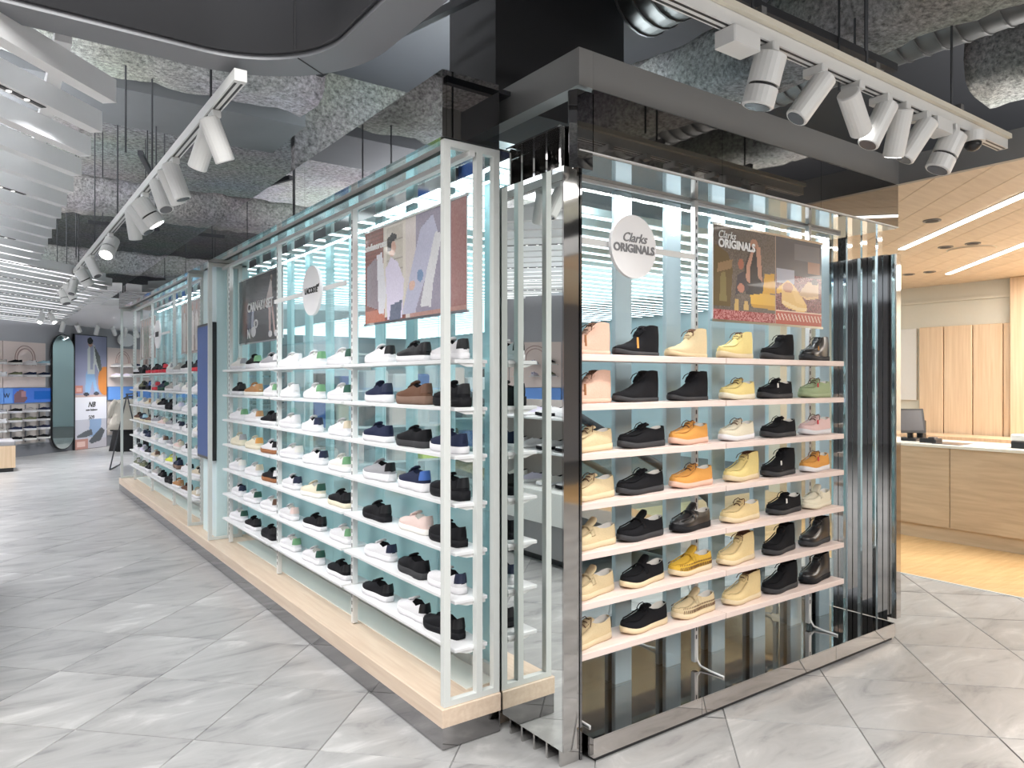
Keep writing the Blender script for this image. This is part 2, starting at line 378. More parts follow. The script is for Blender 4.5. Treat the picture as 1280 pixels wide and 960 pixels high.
# wooden floor by the counter
wf = struct(MB().box(XW, 13, -4, 6.5, -0.02, -0.002).build('floor_wood', 'floor_wood'), 'honey coloured plank floor around the wooden counter', 'floor')
k = -14.0
while k < 12.0:
    p = rectclip(strip((S2, -S2), k, k + 0.118), XW + 0.012, 12.9, 0.2, 6.0)
    if len(p) >= 3: MB().prism(p, -0.002, 0.006).build('plank', 'floor_wood', wf)
    k += 0.12
box('edge_strip', 'white_metal', XW - 0.006, XW + 0.010, -3, 6.5, -0.004, 0.007, wf)

# ================================================================== outer walls and dark slab
struct(box('wall_left', 'wall_grey', -9.3, -9.0, -6.5, 12, 0, 3.6), 'plain grey wall closing the left of the shop')
struct(box('wall_rear', 'wall_grey', -9, 13, -6.8, -6.5, 0, 3.6), 'plain grey wall closing the rear of the shop')
ceil = struct(box('ceiling', 'sprayed_grey', -9.5, 14, -7, 27, 4.30, 4.45), 'dark open ceiling with sprayed grey fireproofing', 'ceiling')

struct(box('ceiling_void', 'charcoal', 2.3, 14, -7, 5.9, 4.2, 4.299), 'black painted ceiling void over the boot display side', 'ceiling')
# ------------------------------------------------------------------ wood side: counter room
ZW = 2.82; XE = 4.62
wc = struct(MB().prism(clip([(XE + 0.02, -4.5), (12.9, -4.5), (12.9, 5.9), (XE + 0.02, 5.9)], -0.56, 1, 0), ZW + 0.03, ZW + 0.06).build('ceiling_wood', 'wall_cream'), 'beige timber plank ceiling over the counter area', 'ceiling')
k = -14.0; n = 0
while k < 8.0:
    p = rectclip(strip((S2, S2), k, k + 0.226), XE + 0.02, 12.85, -1.5, 5.85)
    p = clip(p, -0.56, 1, 0) if len(p) >= 3 else p
    if len(p) >= 3: MB().prism(p, ZW, ZW + 0.028).build('plank', 'ceiling_wood', wc)
    k += 0.23
struct(box('trim_1', 'beam_grey', XE - 0.02, XE + 0.02, -4.5, 2.75, ZW - 0.0, 2.985), 'grey fascia edging the timber ceiling')
XB = 9.9
wr = struct(box('wall_right', 'wall_cream', XB, XB + 0.2, -4.5, 6.2, 0, ZW + 0.03), 'cream wall behind the counter with wooden panels', 'wall')
# tall grooved wooden panels on that wall, up to z of the cream band
ys = [onx(p, 500, XB - 0.06)[1] for p in (1148, 1179, 1215.5, 1253.5)]
zt = onx(1180, 408, XB - 0.06)[2]
yy = [ys[0], ys[1], ys[2], ys[3], ys[3] - (ys[2] - ys[3]), ys[3] - 2 * (ys[2] - ys[3]), ys[3] - 3 * (ys[2] - ys[3])]
for a, b in zip(yy[:-1], yy[1:]):
    MB().bbox(XB - 0.06, XB - 0.001, b + 0.006, a - 0.006, 0.02, zt, 0.006).build('wood_panel', 'panel_wood', wr)
yk = onx(1262, 500, XB - 0.12)[1]
MB().bbox(XB - 0.12, XB - 0.061, yk - 2.5, yk, 0.9, ZW - 0.002, 0.008).build('tall_pilaster', 'panel_wood', wr)
box('band_line', 'wall_cream', XB - 0.03, XB - 0.001, yk + 0.02, 6.0, 2.60, 2.63, wr)
# side wall beyond
struct(box('wall_side', 'wall_cream', 9.2, 10.1, 6.21, 6.4, 0, 2.86), 'cream side wall of the counter room')
# white notice on the wall
yn = [onx(p, 460, XB - 0.02)[1] for p in (1110, 1148)]; zn = [onx(1140, p, XB - 0.02)[2] for p in (500, 411)]
tag(MB().bbox(XB - 0.03, XB - 0.002, yn[1] + 0.02, yn[0], zn[0], zn[1], 0.003).build('wall_board', 'wall_white'), 'pale blank board on cream wall beside the wooden panels', 'board')
# linear led lights, downlights and speaker in the timber ceiling
lw = []
for (a, b) in (((1127, 311), (1300, 234)), ((1185.5, 342), (1300, 297))):
    A = onz(a[0], a[1], ZW - 0.002); B = onz(b[0], b[1], ZW - 0.002); dv = (B - A)[:2]; L = np.linalg.norm(dv); dv = dv / L; nv = np.array([-dv[1], dv[0]]) * 0.028
    L2 = L + 1.5
    P = [A[:2] + nv, A[:2] - nv, A[:2] + dv * L2 - nv, A[:2] + dv * L2 + nv]
    P = [tuple(p) for p in P]
    x = sum(P[i][0] * P[(i + 1) % 4][1] - P[(i + 1) % 4][0] * P[i][1] for i in range(4))
    if x < 0: P = P[::-1]
    lt = thing('linear_light', 'bright linear light slot running across timber ceiling, ' + ('nearer the mirrored column' if a[0] < 1150 else 'nearer the grooved wooden panels'), 'light', (A[0], A[1], ZW), group='linear lights in timber ceiling')
    MB().prism(P, ZW - 0.010, ZW - 0.002).build('diffuser', 'led_warm', lt)
    Q = [tuple(np.array(p) + np.sign(np.dot(np.array(p) - A[:2], nv)) * nv * 0.3) for p in P]
    MB().prism(Q, ZW - 0.005, ZW - 0.001).build('housing', 'white_metal', lt)
for (px, py, lab) in ((1165, 276, 'by the upper light line'), (1182, 309, 'between the two light lines'), (1216, 304.5, 'above the ceiling speaker'), (1136, 343, 'by the mirrored column'), (1162, 340, 'at the end of the lower light line')):
    A = onz(px, py, ZW - 0.004); t = thing('downlight', 'small recessed round downlight in timber ceiling ' + lab, 'light', tuple(A))
    MB().disc(A, (0, 0, 1), 0.062, 0.010, 20).build('rim', 'beam_grey', t); MB().disc(A - np.array([0, 0, 0.005]), (0, 0, 1), 0.045, 0.006, 20).build('reflector', 'charcoal', t)
A = onz(1214, 312, ZW - 0.006); t = thing('ceiling_speaker', 'round flush speaker grille in timber ceiling', 'speaker', tuple(A))
MB().disc(A, (0, 0, 1), 0.19, 0.014, 32).build('grille', 'ceiling_wood', t); MB().disc(A + np.array([0, 0, 0.004]), (0, 0, 1), 0.20, 0.006, 32).build('rim', 'wall_cream', t)
# counter
XC = 7.69; ZC = 0.965
ct = thing('service_counter', 'long wooden service counter with pale stone top and recessed plinth', 'counter', (XC, 2.0, 0))
ysm = onx(1187, 600, XC)[1]
for a, b in ((-1.6, ysm - 0.003), (ysm + 0.003, 5.2)):
    MB().bbox(XC, XC + 0.70, a, b, 0.15, ZC - 0.03, 0.004).build('front_panel', 'counter_wood', ct)
box('plinth', 'bulkhead_grey', XC + 0.03, XC + 0.66, -1.55, 5.15, 0.0, 0.15, ct)
for o in (ct.children[-1],): o.data.materials.clear(); o.data.materials.append(MATS['counter_wood'])
MB().bbox(XC - 0.015, XC + 0.72, -1.6, 5.2, ZC - 0.03, ZC, 0.004).build('worktop', 'pale_acrylic', ct)
bc = thing('back_counter', 'low wooden back counter along the grooved panels', 'counter', (XB - 0.6, 2, 0))
box('carcass', 'counter_wood', XB - 0.62, XB - 0.13, -1.6, 5.6, 0, 0.90, bc); box('top_board', 'panel_wood', XB - 0.64, XB - 0.125, -1.6, 5.6, 0.90, 0.94, bc)
# till terminal
A = onx(1134, 545, XC + 0.25); y0 = A[1]
t = thing('till_terminal', 'black touch screen till terminal on the wooden counter', 'till', (XC + 0.3, y0, ZC))
MB().bbox(XC + 0.22, XC + 0.42, y0 - 0.10, y0 + 0.12, ZC, ZC + 0.03, 0.006).build('base', 'plastic_black', t)
Ms = Matrix.Translation((XC + 0.27, y0, ZC + 0.20)) @ Matrix.Rotation(0.9, 4, 'Z') @ Matrix.Rotation(0.25, 4, 'Y')
MB(Ms).bbox(-0.012, 0.012, -0.17, 0.17, -0.12, 0.14, 0.005).build('screen_housing', 'plastic_black', t)
MB(Ms).box(-0.0135, -0.0120, -0.145, 0.145, -0.095, 0.12).build('screen', 'plastic_grey', t)
MB().tube([(XC + 0.32, y0, ZC + 0.02), (XC + 0.31, y0, ZC + 0.15)], 0.03, 8).build('neck', 'plastic_black', t)
y1 = onx(1150, 545, XC + 0.48)[1]
t = thing('card_reader', 'black upright card reader beside the till terminal', 'card reader', (XC + 0.48, y1, ZC))
MB().bbox(XC + 0.47, XC + 0.55, y1 - 0.035, y1 + 0.035, ZC, ZC + 0.21, 0.008).build('body', 'plastic_black', t); MB().bbox(XC + 0.42, XC + 0.469, y1 - 0.03, y1 + 0.03, ZC + 0.08, ZC + 0.18, 0.006).build('scanner_head', 'plastic_grey', t)
y1 = onx(1161, 550, XC + 0.2)[1]
t = thing('receipt_printer', 'low black scanner cradle on the wooden counter', 'scanner', (XC + 0.2, y1, ZC))
MB().bbox(XC + 0.12, XC + 0.28, y1 - 0.10, y1 + 0.06, ZC, ZC + 0.045, 0.01).build('body', 'plastic_black', t); MB().bbox(XC + 0.14, XC + 0.22, y1 - 0.08, y1 - 0.02, ZC + 0.0451, ZC + 0.06, 0.004).build('button_pad', 'plastic_grey', t)
for px, lab in ((1190, 'dark'), (1240, 'white')):
    y1 = onx(px, 555, XC + 0.2)[1]
    tag(MB().bbox(XC + 0.06, XC + 0.36, y1 - 0.13, y1 + 0.13, ZC, ZC + 0.006, 0.001).build('counter_mat', 'plastic_grey' if lab == 'dark' else 'paper'), lab + ' flat mat lying on the counter top', 'mat')
y1 = onx(1277, 548, XC + 0.25)[1]
t = thing('card_terminal', 'black and white payment terminal at the counter end away from the till', 'terminal', (XC + 0.25, y1, ZC))
MB().bbox(XC + 0.16, XC + 0.34, y1 - 0.12, y1 + 0.06, ZC, ZC + 0.07, 0.01).build('body', 'plastic_black', t); MB().bbox(XC + 0.18, XC + 0.30, y1 - 0.10, y1 + 0.07, ZC + 0.0701, ZC + 0.13, 0.01).build('paper_cover', 'paper', t)

# ================================================================== curved drop bulkhead over the aisle
ZB = 2.95
def ringpath(x1, y1, r, n=24, x0=-4.0, y0=-3.0):
    pts = [(x0, y1)]
    for i in range(n + 1):
        a = math.pi / 2 * (1 - i / n); pts.append((x1 - r + r * math.cos(a), y1 - r + r * math.sin(a)))
    return pts + [(x1, y0)]
bo = ringpath(1.335, 3.34, 0.62); bi = ringpath(1.155, 3.175, 0.44)
bh = struct(empty('trim_2', (0, 0, ZB)), 'dark curved bulkhead ring hanging over the aisle', 'bulkhead')
def ribbon(p, q, z0, z1):
    n = len(p); return [(a, b, z0) for a, b in p] + [(a, b, z1) for a, b in q], [(i, i + 1, n + i + 1, n + i) for i in range(n - 1)]
n = len(bo)
m = MB(); v = [(a, b, ZB) for a, b in bo] + [(a, b, ZB) for a, b in bi] + [(a, b, ZB + 0.02) for a, b in bi] + [(a, b, ZB + 0.02) for a, b in bo]
f = []
for k in range(4):
    k2 = (k + 1) % 4; f += [(k * n + i, k * n + i + 1, k2 * n + i + 1, k2 * n + i) for i in range(n - 1)]
m.add(v, f).build('soffit_lip', 'bulkhead_grey', bh, False)
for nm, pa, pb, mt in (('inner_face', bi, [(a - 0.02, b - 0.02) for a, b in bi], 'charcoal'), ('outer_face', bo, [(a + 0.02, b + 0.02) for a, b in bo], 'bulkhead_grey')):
    m = MB(); v = [(a, b, ZB + 0.02) for a, b in pa] + [(a, b, ZB + 0.02) for a, b in pb] + [(a, b, 4.29) for a, b in pb] + [(a, b, 4.29) for a, b in pa]
    f = []
    for k in range(4):
        k2 = (k + 1) % 4; f += [(k * n + i, k * n + i + 1, k2 * n + i + 1, k2 * n + i) for i in range(n - 1)]
    m.add(v, f).build(nm, mt, bh, True)
for i in (15,):
    a, b = bi[i]; c, d = bo[i]
    MB().tube([(a - 0.021, b - 0.021, ZB + 0.02), (a - 0.021, b - 0.021, 4.28)], 0.004, 4).build('seam', 'black_metal', bh)
    MB().tube([(a, b, ZB - 0.0005), (c, d, ZB - 0.0005)], 0.003, 4).build('seam', 'black_metal', bh)

# ================================================================== the island: left (sneaker) wall
XF = 1.602; YN = 2.731; YE = 12.05; XG = 1.99; ZS = 2.655
RZ = [1.695 - 0.2137 * k for k in range(7)]                # shelf tops, sneaker wall
pl = thing('display_plinth', 'long wooden display plinth on a dark mirrored kick below the sneaker shelves', 'plinth', (XF, YN, 0))
box('kick_panel', 'kick_mirror', XF + 0.004, 1.908, YN + 0.004, YE - 0.004, 0.004, 0.099, pl)
MB().bbox(XF, 1.912, YN, YE, 0.099, 0.179, 0.003).build('top_board', 'plinth_wood', pl)
MB().box(1.9121, 2.02, 2.80, YE, 0.0, 0.179).build('rear_board', 'plinth_wood', pl)
box('lit_band_strip', 'pale_acrylic', 1.80, 1.965, YN + 0.12, 6.62, 0.1791, 0.184, pl); box('lit_band_strip', 'pale_acrylic', 1.80, 1.965, 7.8, YE - 0.1, 0.179, 0.184, pl)  # pale strips stand in for the brightly lit band on the plinth top
box('glass_sill', 'white_frame', XG - 0.02, XG + 0.03, 2.80, YE - 0.02, 0.179, 0.235, pl)

UN = [2.745, 4.015, 5.36, 6.66]; UF = [7.72, 9.02, 10.35, 11.68]
def slots(x, y, z0, z1, nrm):
    m = MB(); z = z0 + 0.05
    while z < z1 - 0.05:
        if nrm == 'x': m.box(x - 0.0012, x + 0.0005, y - 0.004, y + 0.004, z, z + 0.022)
        else: m.box(x - 0.004, x + 0.004, y - 0.0012, y + 0.0005, z, z + 0.022)
        z += 0.042
    return m
def endframe(unit, y, xs, sgn):
    for x in xs: MB().box(x - 0.016, x + 0.016, y - 0.016, y + 0.016, 0.205, 2.62).build('frame_post', 'white_frame', unit)
    MB().box(xs[0] - 0.016, xs[-1] + 0.016, y - 0.016, y + 0.016, 2.62, 2.652).build('frame_rail', 'white_frame', unit)
    MB().box(xs[0] - 0.016, xs[-1] + 0.016, y - 0.016, y + 0.016, 0.180, 0.205).build('frame_rail', 'white_frame', unit)
def sneaker_unit(U, label, ylo, yhi, frames):
    u = thing('sneaker_display', label, 'display shelf', (1.76, U[0], 0.179))
    for y in (U[1:] if U[0] < 3 else U):
        p = MB().box(1.745, 1.775, y - 0.014, y + 0.014, 0.185, 2.60).build('upright', 'white_metal', u)
        o = slots(1.745, y, 0.2, 2.6, 'x').build('slots', 'slot_dark', p); o['kind'] = 'stuff'
    MB().box(1.745, 1.775, ylo, yhi, 2.60, 2.625).build('top_rail', 'white_metal', u)
    for a, b in zip(U[:-1], U[1:]):
        for z in RZ:
            s = MB().bbox(1.685, 1.858, a + 0.018, b - 0.018, z - 0.016, z, 0.003).build('shelf', 'white_paint', u)
            for yb in (a + 0.03, b - 0.03):
                MB().add([(1.70, yb - 0.005, z - 0.017), (1.85, yb - 0.005, z - 0.017), (1.85, yb - 0.005, z - 0.032), (1.75, yb - 0.005, z - 0.032), (1.70, yb + 0.005, z - 0.017), (1.85, yb + 0.005, z - 0.017), (1.85, yb + 0.005, z - 0.032), (1.75, yb + 0.005, z - 0.032)],
                         [(0, 1, 2, 3), (7, 6, 5, 4), (0, 4, 5, 1), (1, 5, 6, 2), (2, 6, 7, 3), (3, 7, 4, 0)]).build('bracket', 'white_metal', s)
    for y in frames: endframe(u, y, (1.633, 1.80, 1.893), 1)
    return u
un = sneaker_unit(UN, 'white sneaker shelving with seven tiers and slotted uprights beside the mirrored corner', 2.74, 6.9, (2.757, 6.86))
uf = sneaker_unit(UF, 'white sneaker shelving with seven tiers beyond the blue screen', 7.66, 12.0, (7.66, 12.0))
# glass backs, in panes
gb = struct(empty('window_1', (XG, YN, 0.235)), 'pale cyan glass back of the sneaker shelving', 'glass')
ysplit = [2.80, 3.44, 4.1, 4.9, 5.7, 6.5, 7.3, 8.1, 8.9, 9.7, 10.5, 11.3, 12.0]
for a, b in zip(ysplit[:-1], ysplit[1:]): box('pane', 'back_glass', XG, XG + 0.008, a + 0.002, b - 0.002, 0.235, 2.60, gb)
# cyan vertical fins behind the glass
fy = 2.95
while fy < 11.9:
    t = MB().bbox(2.03, 2.06, fy, fy + 0.10, 0.0, 2.64, 0.004)
    tag(t.build('glass_fin', 'cyan_panel'), 'pale cyan upright fin standing behind the sneaker shelf glass', 'fin', 'cyan fins behind the sneaker glass')
    fy += 0.42
# mirrored header over the sneaker wall, and soffit
hd = struct(empty('trim_3', (XF, YN, ZS)), 'dark mirrored header running above the sneaker shelving', 'header')
ye = [YN, 4.4, 6.2, 8.0, 9.8, 12.05]
for a, b in zip(ye[:-1], ye[1:]): box('mirror_panel', 'dark_mirror', XF, XF + 0.02, a + 0.001, b - 0.001, ZS, 2.945, hd)
box('end_panel', 'dark_mirror', XF + 0.021, 1.90, YN, YN + 0.02, ZS, 2.945, hd)
box('soffit', 'steel_mirror', XF + 0.021, 2.02, YN + 0.021, 12.05, ZS, ZS + 0.01, hd)
box('top_cap', 'charcoal', XF + 0.021, 2.02, YN + 0.021, 12.05, 2.92, 2.94, hd)
# pale column between the two runs and the blue screen in front
colo = tag(MB().bbox(1.705, 1.985, 6.93, 7.42, 0.180, 2.65, 0.004).build('clad_column', 'cyan_panel'), 'pale cyan clad column between the two sneaker shelving runs', 'column')
sc_ = thing('digital_screen', 'tall dark blue digital screen with black bezel hung before pale column', 'screen', (1.74, 7.1, 0.88))
MB().bbox(1.66, 1.70, 6.90, 7.46, 0.88, 2.13, 0.004).build('bezel', 'plastic_black', sc_)
box('display', 'screen_blue', 1.6575, 1.6595, 6.92, 7.44, 0.905, 2.105, sc_)


# ------------------------------------------------------------------ mirrored corner column
cc = thing('mirror_column', 'tall mirrored corner column of upright blades behind a mirror sheet', 'column', (1.95, 2.5, 0))
box('mirror_sheet', 'clear_mirror', 1.915, 1.925, 2.302, 2.765, 0.082, 2.477, cc)
box('sheet_edge', 'black_metal', 1.9155, 1.9245, 2.7655, 2.7685, 0.082, 2.477, cc)
box('mirror_return', 'steel_mirror', 1.915, 1.986, 2.292, 2.3015, 0.082, 2.477, cc)
for k in range(5):
    y = 2.335 + k * 0.088
    box('blade', 'steel_mirror', 1.935, 2.035, y, y + 0.012, 0.0, 2.65, cc)
for z0, z1 in ((2.477, 2.80),):
    MB().prism([(1.958, 2.31), (1.975, 2.277), (2.06, 2.277), (2.06, 2.325), (1.965, 2.325)], z0, z1).build('corner_post', 'dark_mirror', cc)
box('blade_backing', 'dark_mirror', 2.037, 2.047, 2.33, 2.79, 0.0, 2.65, cc)
MB().box(1.93, 2.036, 2.335, 2.72, 2.652, 2.66).build('blade_cap', 'chrome', cc)
# right-hand column, same make
c2 = thing('mirror_column', 'mirrored blade column at the counter side of the shoe display', 'column', (4.55, 2.5, 0))
box('mirror_sheet', 'steel_mirror', 4.60, 4.655, 2.292, 2.70, 0.118, 2.39, c2)
box('sheet_edge', 'steel_mirror', 4.6005, 4.6545, 2.287, 2.2915, 0.118, 2.39, c2)
for k in range(4):
    y = 2.36 + k * 0.098
    box('blade', 'blade_mirror', 4.515, 4.57, y, y + 0.012, 0.104, 2.545, c2)
MB().box(4.575, 4.595, 2.33, 2.70, 0.104, 2.39).build('blade_backing', 'steel_mirror', c2)

# ------------------------------------------------------------------ right (boot) display
YF = 2.276; CZ = [1.715 - 0.2133 * k for k in range(7)]
bd = thing('boot_display', 'shoe display with pink-edged wooden shelves and mirrored base and top', 'display shelf', (3.2, 2.4, 0.0))
for a, b in ((2.064, 2.75), (2.752, 3.9), (3.902, 4.564)):
    box('base_front', 'base_mirror', a, b, YF, YF + 0.01, 0.022, 0.098, bd)
box('base_end', 'base_mirror', 2.064, 2.074, YF + 0.0105, 2.70, 0.022, 0.098, bd)
box('base_shadow_gap', 'black_metal', 2.085, 4.55, YF + 0.015, 2.69, 0.0, 0.021, bd)
box('base_top', 'base_mirror', 2.064, 4.564, YF, 2.74, 0.0985, 0.1035, bd)
for xu in (2.12, 3.02, 4.06):
    p = MB().box(xu - 0.013, xu + 0.013, 2.535, 2.56, 0.13, 2.54).build('upright', 'white_metal', bd)
    o = slots(xu, 2.535, 0.2, 2.5, 'y').build('slots', 'slot_dark', p); o['kind'] = 'stuff'
    MB().tube([(xu, 2.54, 0.20), (xu, 2.535, 0.15), (xu, 2.51, 0.118), (xu, 2.44, 0.110), (xu, 2.36, 0.108)], 0.006, 6).build('foot', 'white_metal', bd)
for z in CZ:
    for a, b in ((2.00, 3.018), (3.022, 4.105)):
        s = MB().bbox(a, b, 2.345, 2.525, z - 0.028, z, 0.002).build('shelf', 'shelf_wood', bd)
for x0 in (2.16, 2.52, 2.885, 3.25, 3.62, 3.99, 4.30):
    f = MB().bbox(x0, x0 + 0.115, 2.62, 2.65, 0.104, 2.54, 0.004).build('fin', 'fin_panel', bd)
    box('led_strip', 'led_soft', x0 + 0.116, x0 + 0.126, 2.635, 2.648, 0.45, 2.5, f)
for a, b in ((2.07, 3.2), (3.203, 4.45)): box('glass_back', 'front_glass', a, b, 2.595, 2.603, 0.104, 2.54, bd)
box('lower_mirror', 'low_mirror', 2.08, 4.44, 2.66, 2.666, 0.104, 0.43, bd)
# mirrored fascia, soffit, grey beam
hd2 = struct(empty('trim_4', (3.2, YF, 2.55)), 'mirrored fascia and soffit above the boot display', 'header')
for a, b in ((2.064, 2.9), (2.902, 3.75), (3.752, 4.60)): box('fascia_panel', 'smoky_mirror', a, b, YF, YF + 0.012, 2.555, 2.815, hd2)
box('fascia_lip', 'white_metal', 1.985, 4.60, YF - 0.003, YF + 0.012, 2.549, 2.554, hd2)
box('soffit', 'steel_mirror', 2.064, 4.60, YF + 0.013, 2.98, 2.546, 2.552, hd2)
box('lightbar', 'white_metal', 2.07, 4.45, 2.566, 2.584, 2.530, 2.545, hd2)
bm = struct(empty('trim_5', (2.06, YF, 2.82)), 'grey beam capping the corner of the display island', 'beam')
box('beam', 'beam_grey', 2.06, 4.60, YF - 0.004, YF + 0.11, 2.817, 2.972, bm)
box('beam', 'beam_grey', 1.98, 2.059, YF - 0.004, 4.6, 2.817, 2.972, bm)

# ------------------------------------------------------------------ posters (flat prints)
def poster(name, w, h, res, paint, M, mat, parent):
    nx = max(2, int(w / res)); ny = max(2, int(h / res))
    u, v = np.meshgrid((np.arange(nx) + 0.5) / nx, (np.arange(ny) + 0.5) / ny)      # u right, v up
    img = np.clip(paint(u, v), 0, 1) ** 1.55
    gx, gy = np.meshgrid(np.linspace(-w / 2, w / 2, nx + 1), np.linspace(-h / 2, h / 2, ny + 1))
    vs = np.stack([gx.ravel(), gy.ravel(), np.zeros(gx.size)], 1)
    ii, jj = np.meshgrid(np.arange(nx), np.arange(ny)); a = (jj * (nx + 1) + ii).ravel()
    fs = np.stack([a, a + 1, a + nx + 2, a + nx + 1], 1)
    me = bpy.data.meshes.new(name); me.from_pydata(vs.tolist(), [], fs.tolist())
    at = me.color_attributes.new('print', 'FLOAT_COLOR', 'CORNER')
    c = np.ones((nx * ny, 4, 4), np.float32); c[:, :, :3] = np.clip(img, 0, 1).reshape(nx * ny, 1, 3); at.data.foreach_set('color', c.ravel())
    me.update()
    off = Vector((0, 0, 0)); p = parent
    while p is not None: off += p.location; p = p.parent
    me.transform(Matrix.Translation(-off) @ M)
    return link(name, me, mat, parent)
class Art:
    def __init__(s, u, v, base): s.u = u; s.v = v; s.i = np.ones(u.shape + (3,)) * np.array(base)
    def fill(s, mask, col, a=1.0): s.i[mask] = s.i[mask] * (1 - a) + np.array(col) * a
    def rect(s, x0, x1, y0, y1, col, a=1.0): s.fill((s.u > x0) & (s.u < x1) & (s.v > y0) & (s.v < y1), col, a)
    def ell(s, cx, cy, rx, ry, col, a=1.0, rot=0.0, asp=1.0):
        dx = (s.u - cx) * asp; dy = s.v - cy; c, n = math.cos(rot), math.sin(rot)
        s.fill(((dx * c + dy * n) / (rx * asp)) ** 2 + ((-dx * n + dy * c) / ry) ** 2 < 1, col, a)
    def poly(s, pts, col, a=1.0):
        ins = np.zeros(s.u.shape, bool); n = len(pts)
        for i in range(n):
            (x0, y0), (x1, y1) = pts[i], pts[(i + 1) % n]
            if y0 == y1: continue
            c = ((y0 > s.v) != (y1 > s.v)) & (s.u < (x1 - x0) * (s.v - y0) / (y1 - y0) + x0); ins ^= c
        s.fill(ins, col, a)
    def noise(s, k, seed=1, mask=None):
        r = np.random.RandomState(seed); n = r.rand(*s.u.shape)[..., None] - 0.5
        if mask is None: s.i += n * k
        else: s.i[mask] += (n * k)[mask]
XMAT = lambda x, y, z: Matrix(((0, 0, -1, x), (-1, 0, 0, y), (0, 1, 0, z), (0, 0, 0, 1)))     # print facing -X, right = -Y
YMAT = lambda x, y, z: Matrix(((1, 0, 0, x), (0, 0, -1, y), (0, 1, 0, z), (0, 0, 0, 1)))      # print facing -Y
def hung_poster(name, label, w, h, M, paint, parent_loc, res=0.008):
    t = thing(name, label, 'poster', parent_loc)
    b = MB(M).box(-w / 2, w / 2, -h / 2, h / 2, -0.006, -0.001).build('backing', 'white_paint', t)
    poster('print', w, h, res, paint, M, 'poster_print', t)
    for s in (-1, 1): MB(M).box(-w / 2 - 0.012, w / 2 + 0.012, s * (h / 2 + 0.004) - 0.006, s * (h / 2 + 0.004) + 0.006, -0.009, 0.003).build('rail', 'chrome', t)
    return t
def art_stef(u, v):
    A = Art(u, v, (0.42, 0.20, 0.17)); 
    A.i *= (0.9 + 0.1 * np.sin(v * 140))[..., None]
    A.rect(0.22, 0.46, 0.05, 1, (0.78, 0.74, 0.68)); A.rect(0.25, 0.43, 0.1, 0.97, (0.66, 0.62, 0.56)); 
    for k in range(9): A.rect(0.25, 0.43, 0.12 + k * 0.1, 0.13 + k * 0.1, (0.5, 0.47, 0.43))
    A.rect(0.46, 0.56, 0, 1, (0.75, 0.70, 0.68)); A.rect(0.56, 0.92, 0, 1, (0.45, 0.42, 0.50)); A.rect(0.88, 1, 0, 1, (0.50, 0.30, 0.28))
    A.rect(0, 0.23, 0.0, 0.14, (0.62, 0.30, 0.22))
    A.poly([(0.02, .62), (.12, .7), (.2, .6), (.2, .12), (.02, .2)], (0.42, 0.36, 0.40))
    A.poly([(0.14, 0.72), (0.2, 0.74), (0.25, 0.3), (0.22, 0.08), (0.16, 0.1)], (0.80, 0.80, 0.84))
    A.poly([(0.26, 0.02), (0.24, 0.55), (0.30, 0.66), (0.37, 0.60), (0.44, 0.40), (0.42, 0.02)], (0.80, 0.76, 0.88))
    A.ell(0.315, 0.75, 0.038, 0.085, (0.70, 0.50, 0.42)); A.poly([(0.265, 0.72), (0.26, 0.86), (0.31, 0.91), (0.36, 0.88), (0.36, 0.83), (0.31, 0.82), (0.30, 0.72)], (0.05, 0.045, 0.05))
    A.poly([(0.28, 0.0), (0.30, 0.16), (0.42, 0.2), (0.40, 0)], (0.24, 0.27, 0.36))
    A.poly([(0.42, 0.05), (0.5, 0.42), (0.60, 0.85), (0.72, 0.95), (0.78, 0.7), (0.66, 0.4), (0.55, 0.05)], (0.62, 0.62, 0.74))
    A.poly([(0.60, 0.10), (0.66, 0.42), (0.74, 0.78), (0.80, 0.74), (0.72, 0.3), (0.70, 0.08)], (0.78, 0.78, 0.80))
    A.ell(0.60, 0.40, 0.03, 0.06, (0.30, 0.42, 0.60)); A.ell(0.52, 0.32, 0.03, 0.05, (0.78, 0.58, 0.50)); A.rect(0.5, 1, 0, 0.05, (0.6, 0.4, 0.36)); A.noise(0.05); A.i = A.i * 0.92 + 0.06
    return A.i
P1 = XMAT(1.815, (2.875 + 3.985) / 2, 2.195)
t = hung_poster('hanging_poster', 'hanging poster of seated person in pale outfit with white lettering', 1.11, 0.53, P1, art_stef, (1.815, 3.43, 1.93))
textmesh('lettering', 'stefanorossi', 0.056, 'white_ink', P1 @ Matrix.Translation((-0.54, 0.172, 0.003)), t, 0.0012, align='LEFT')
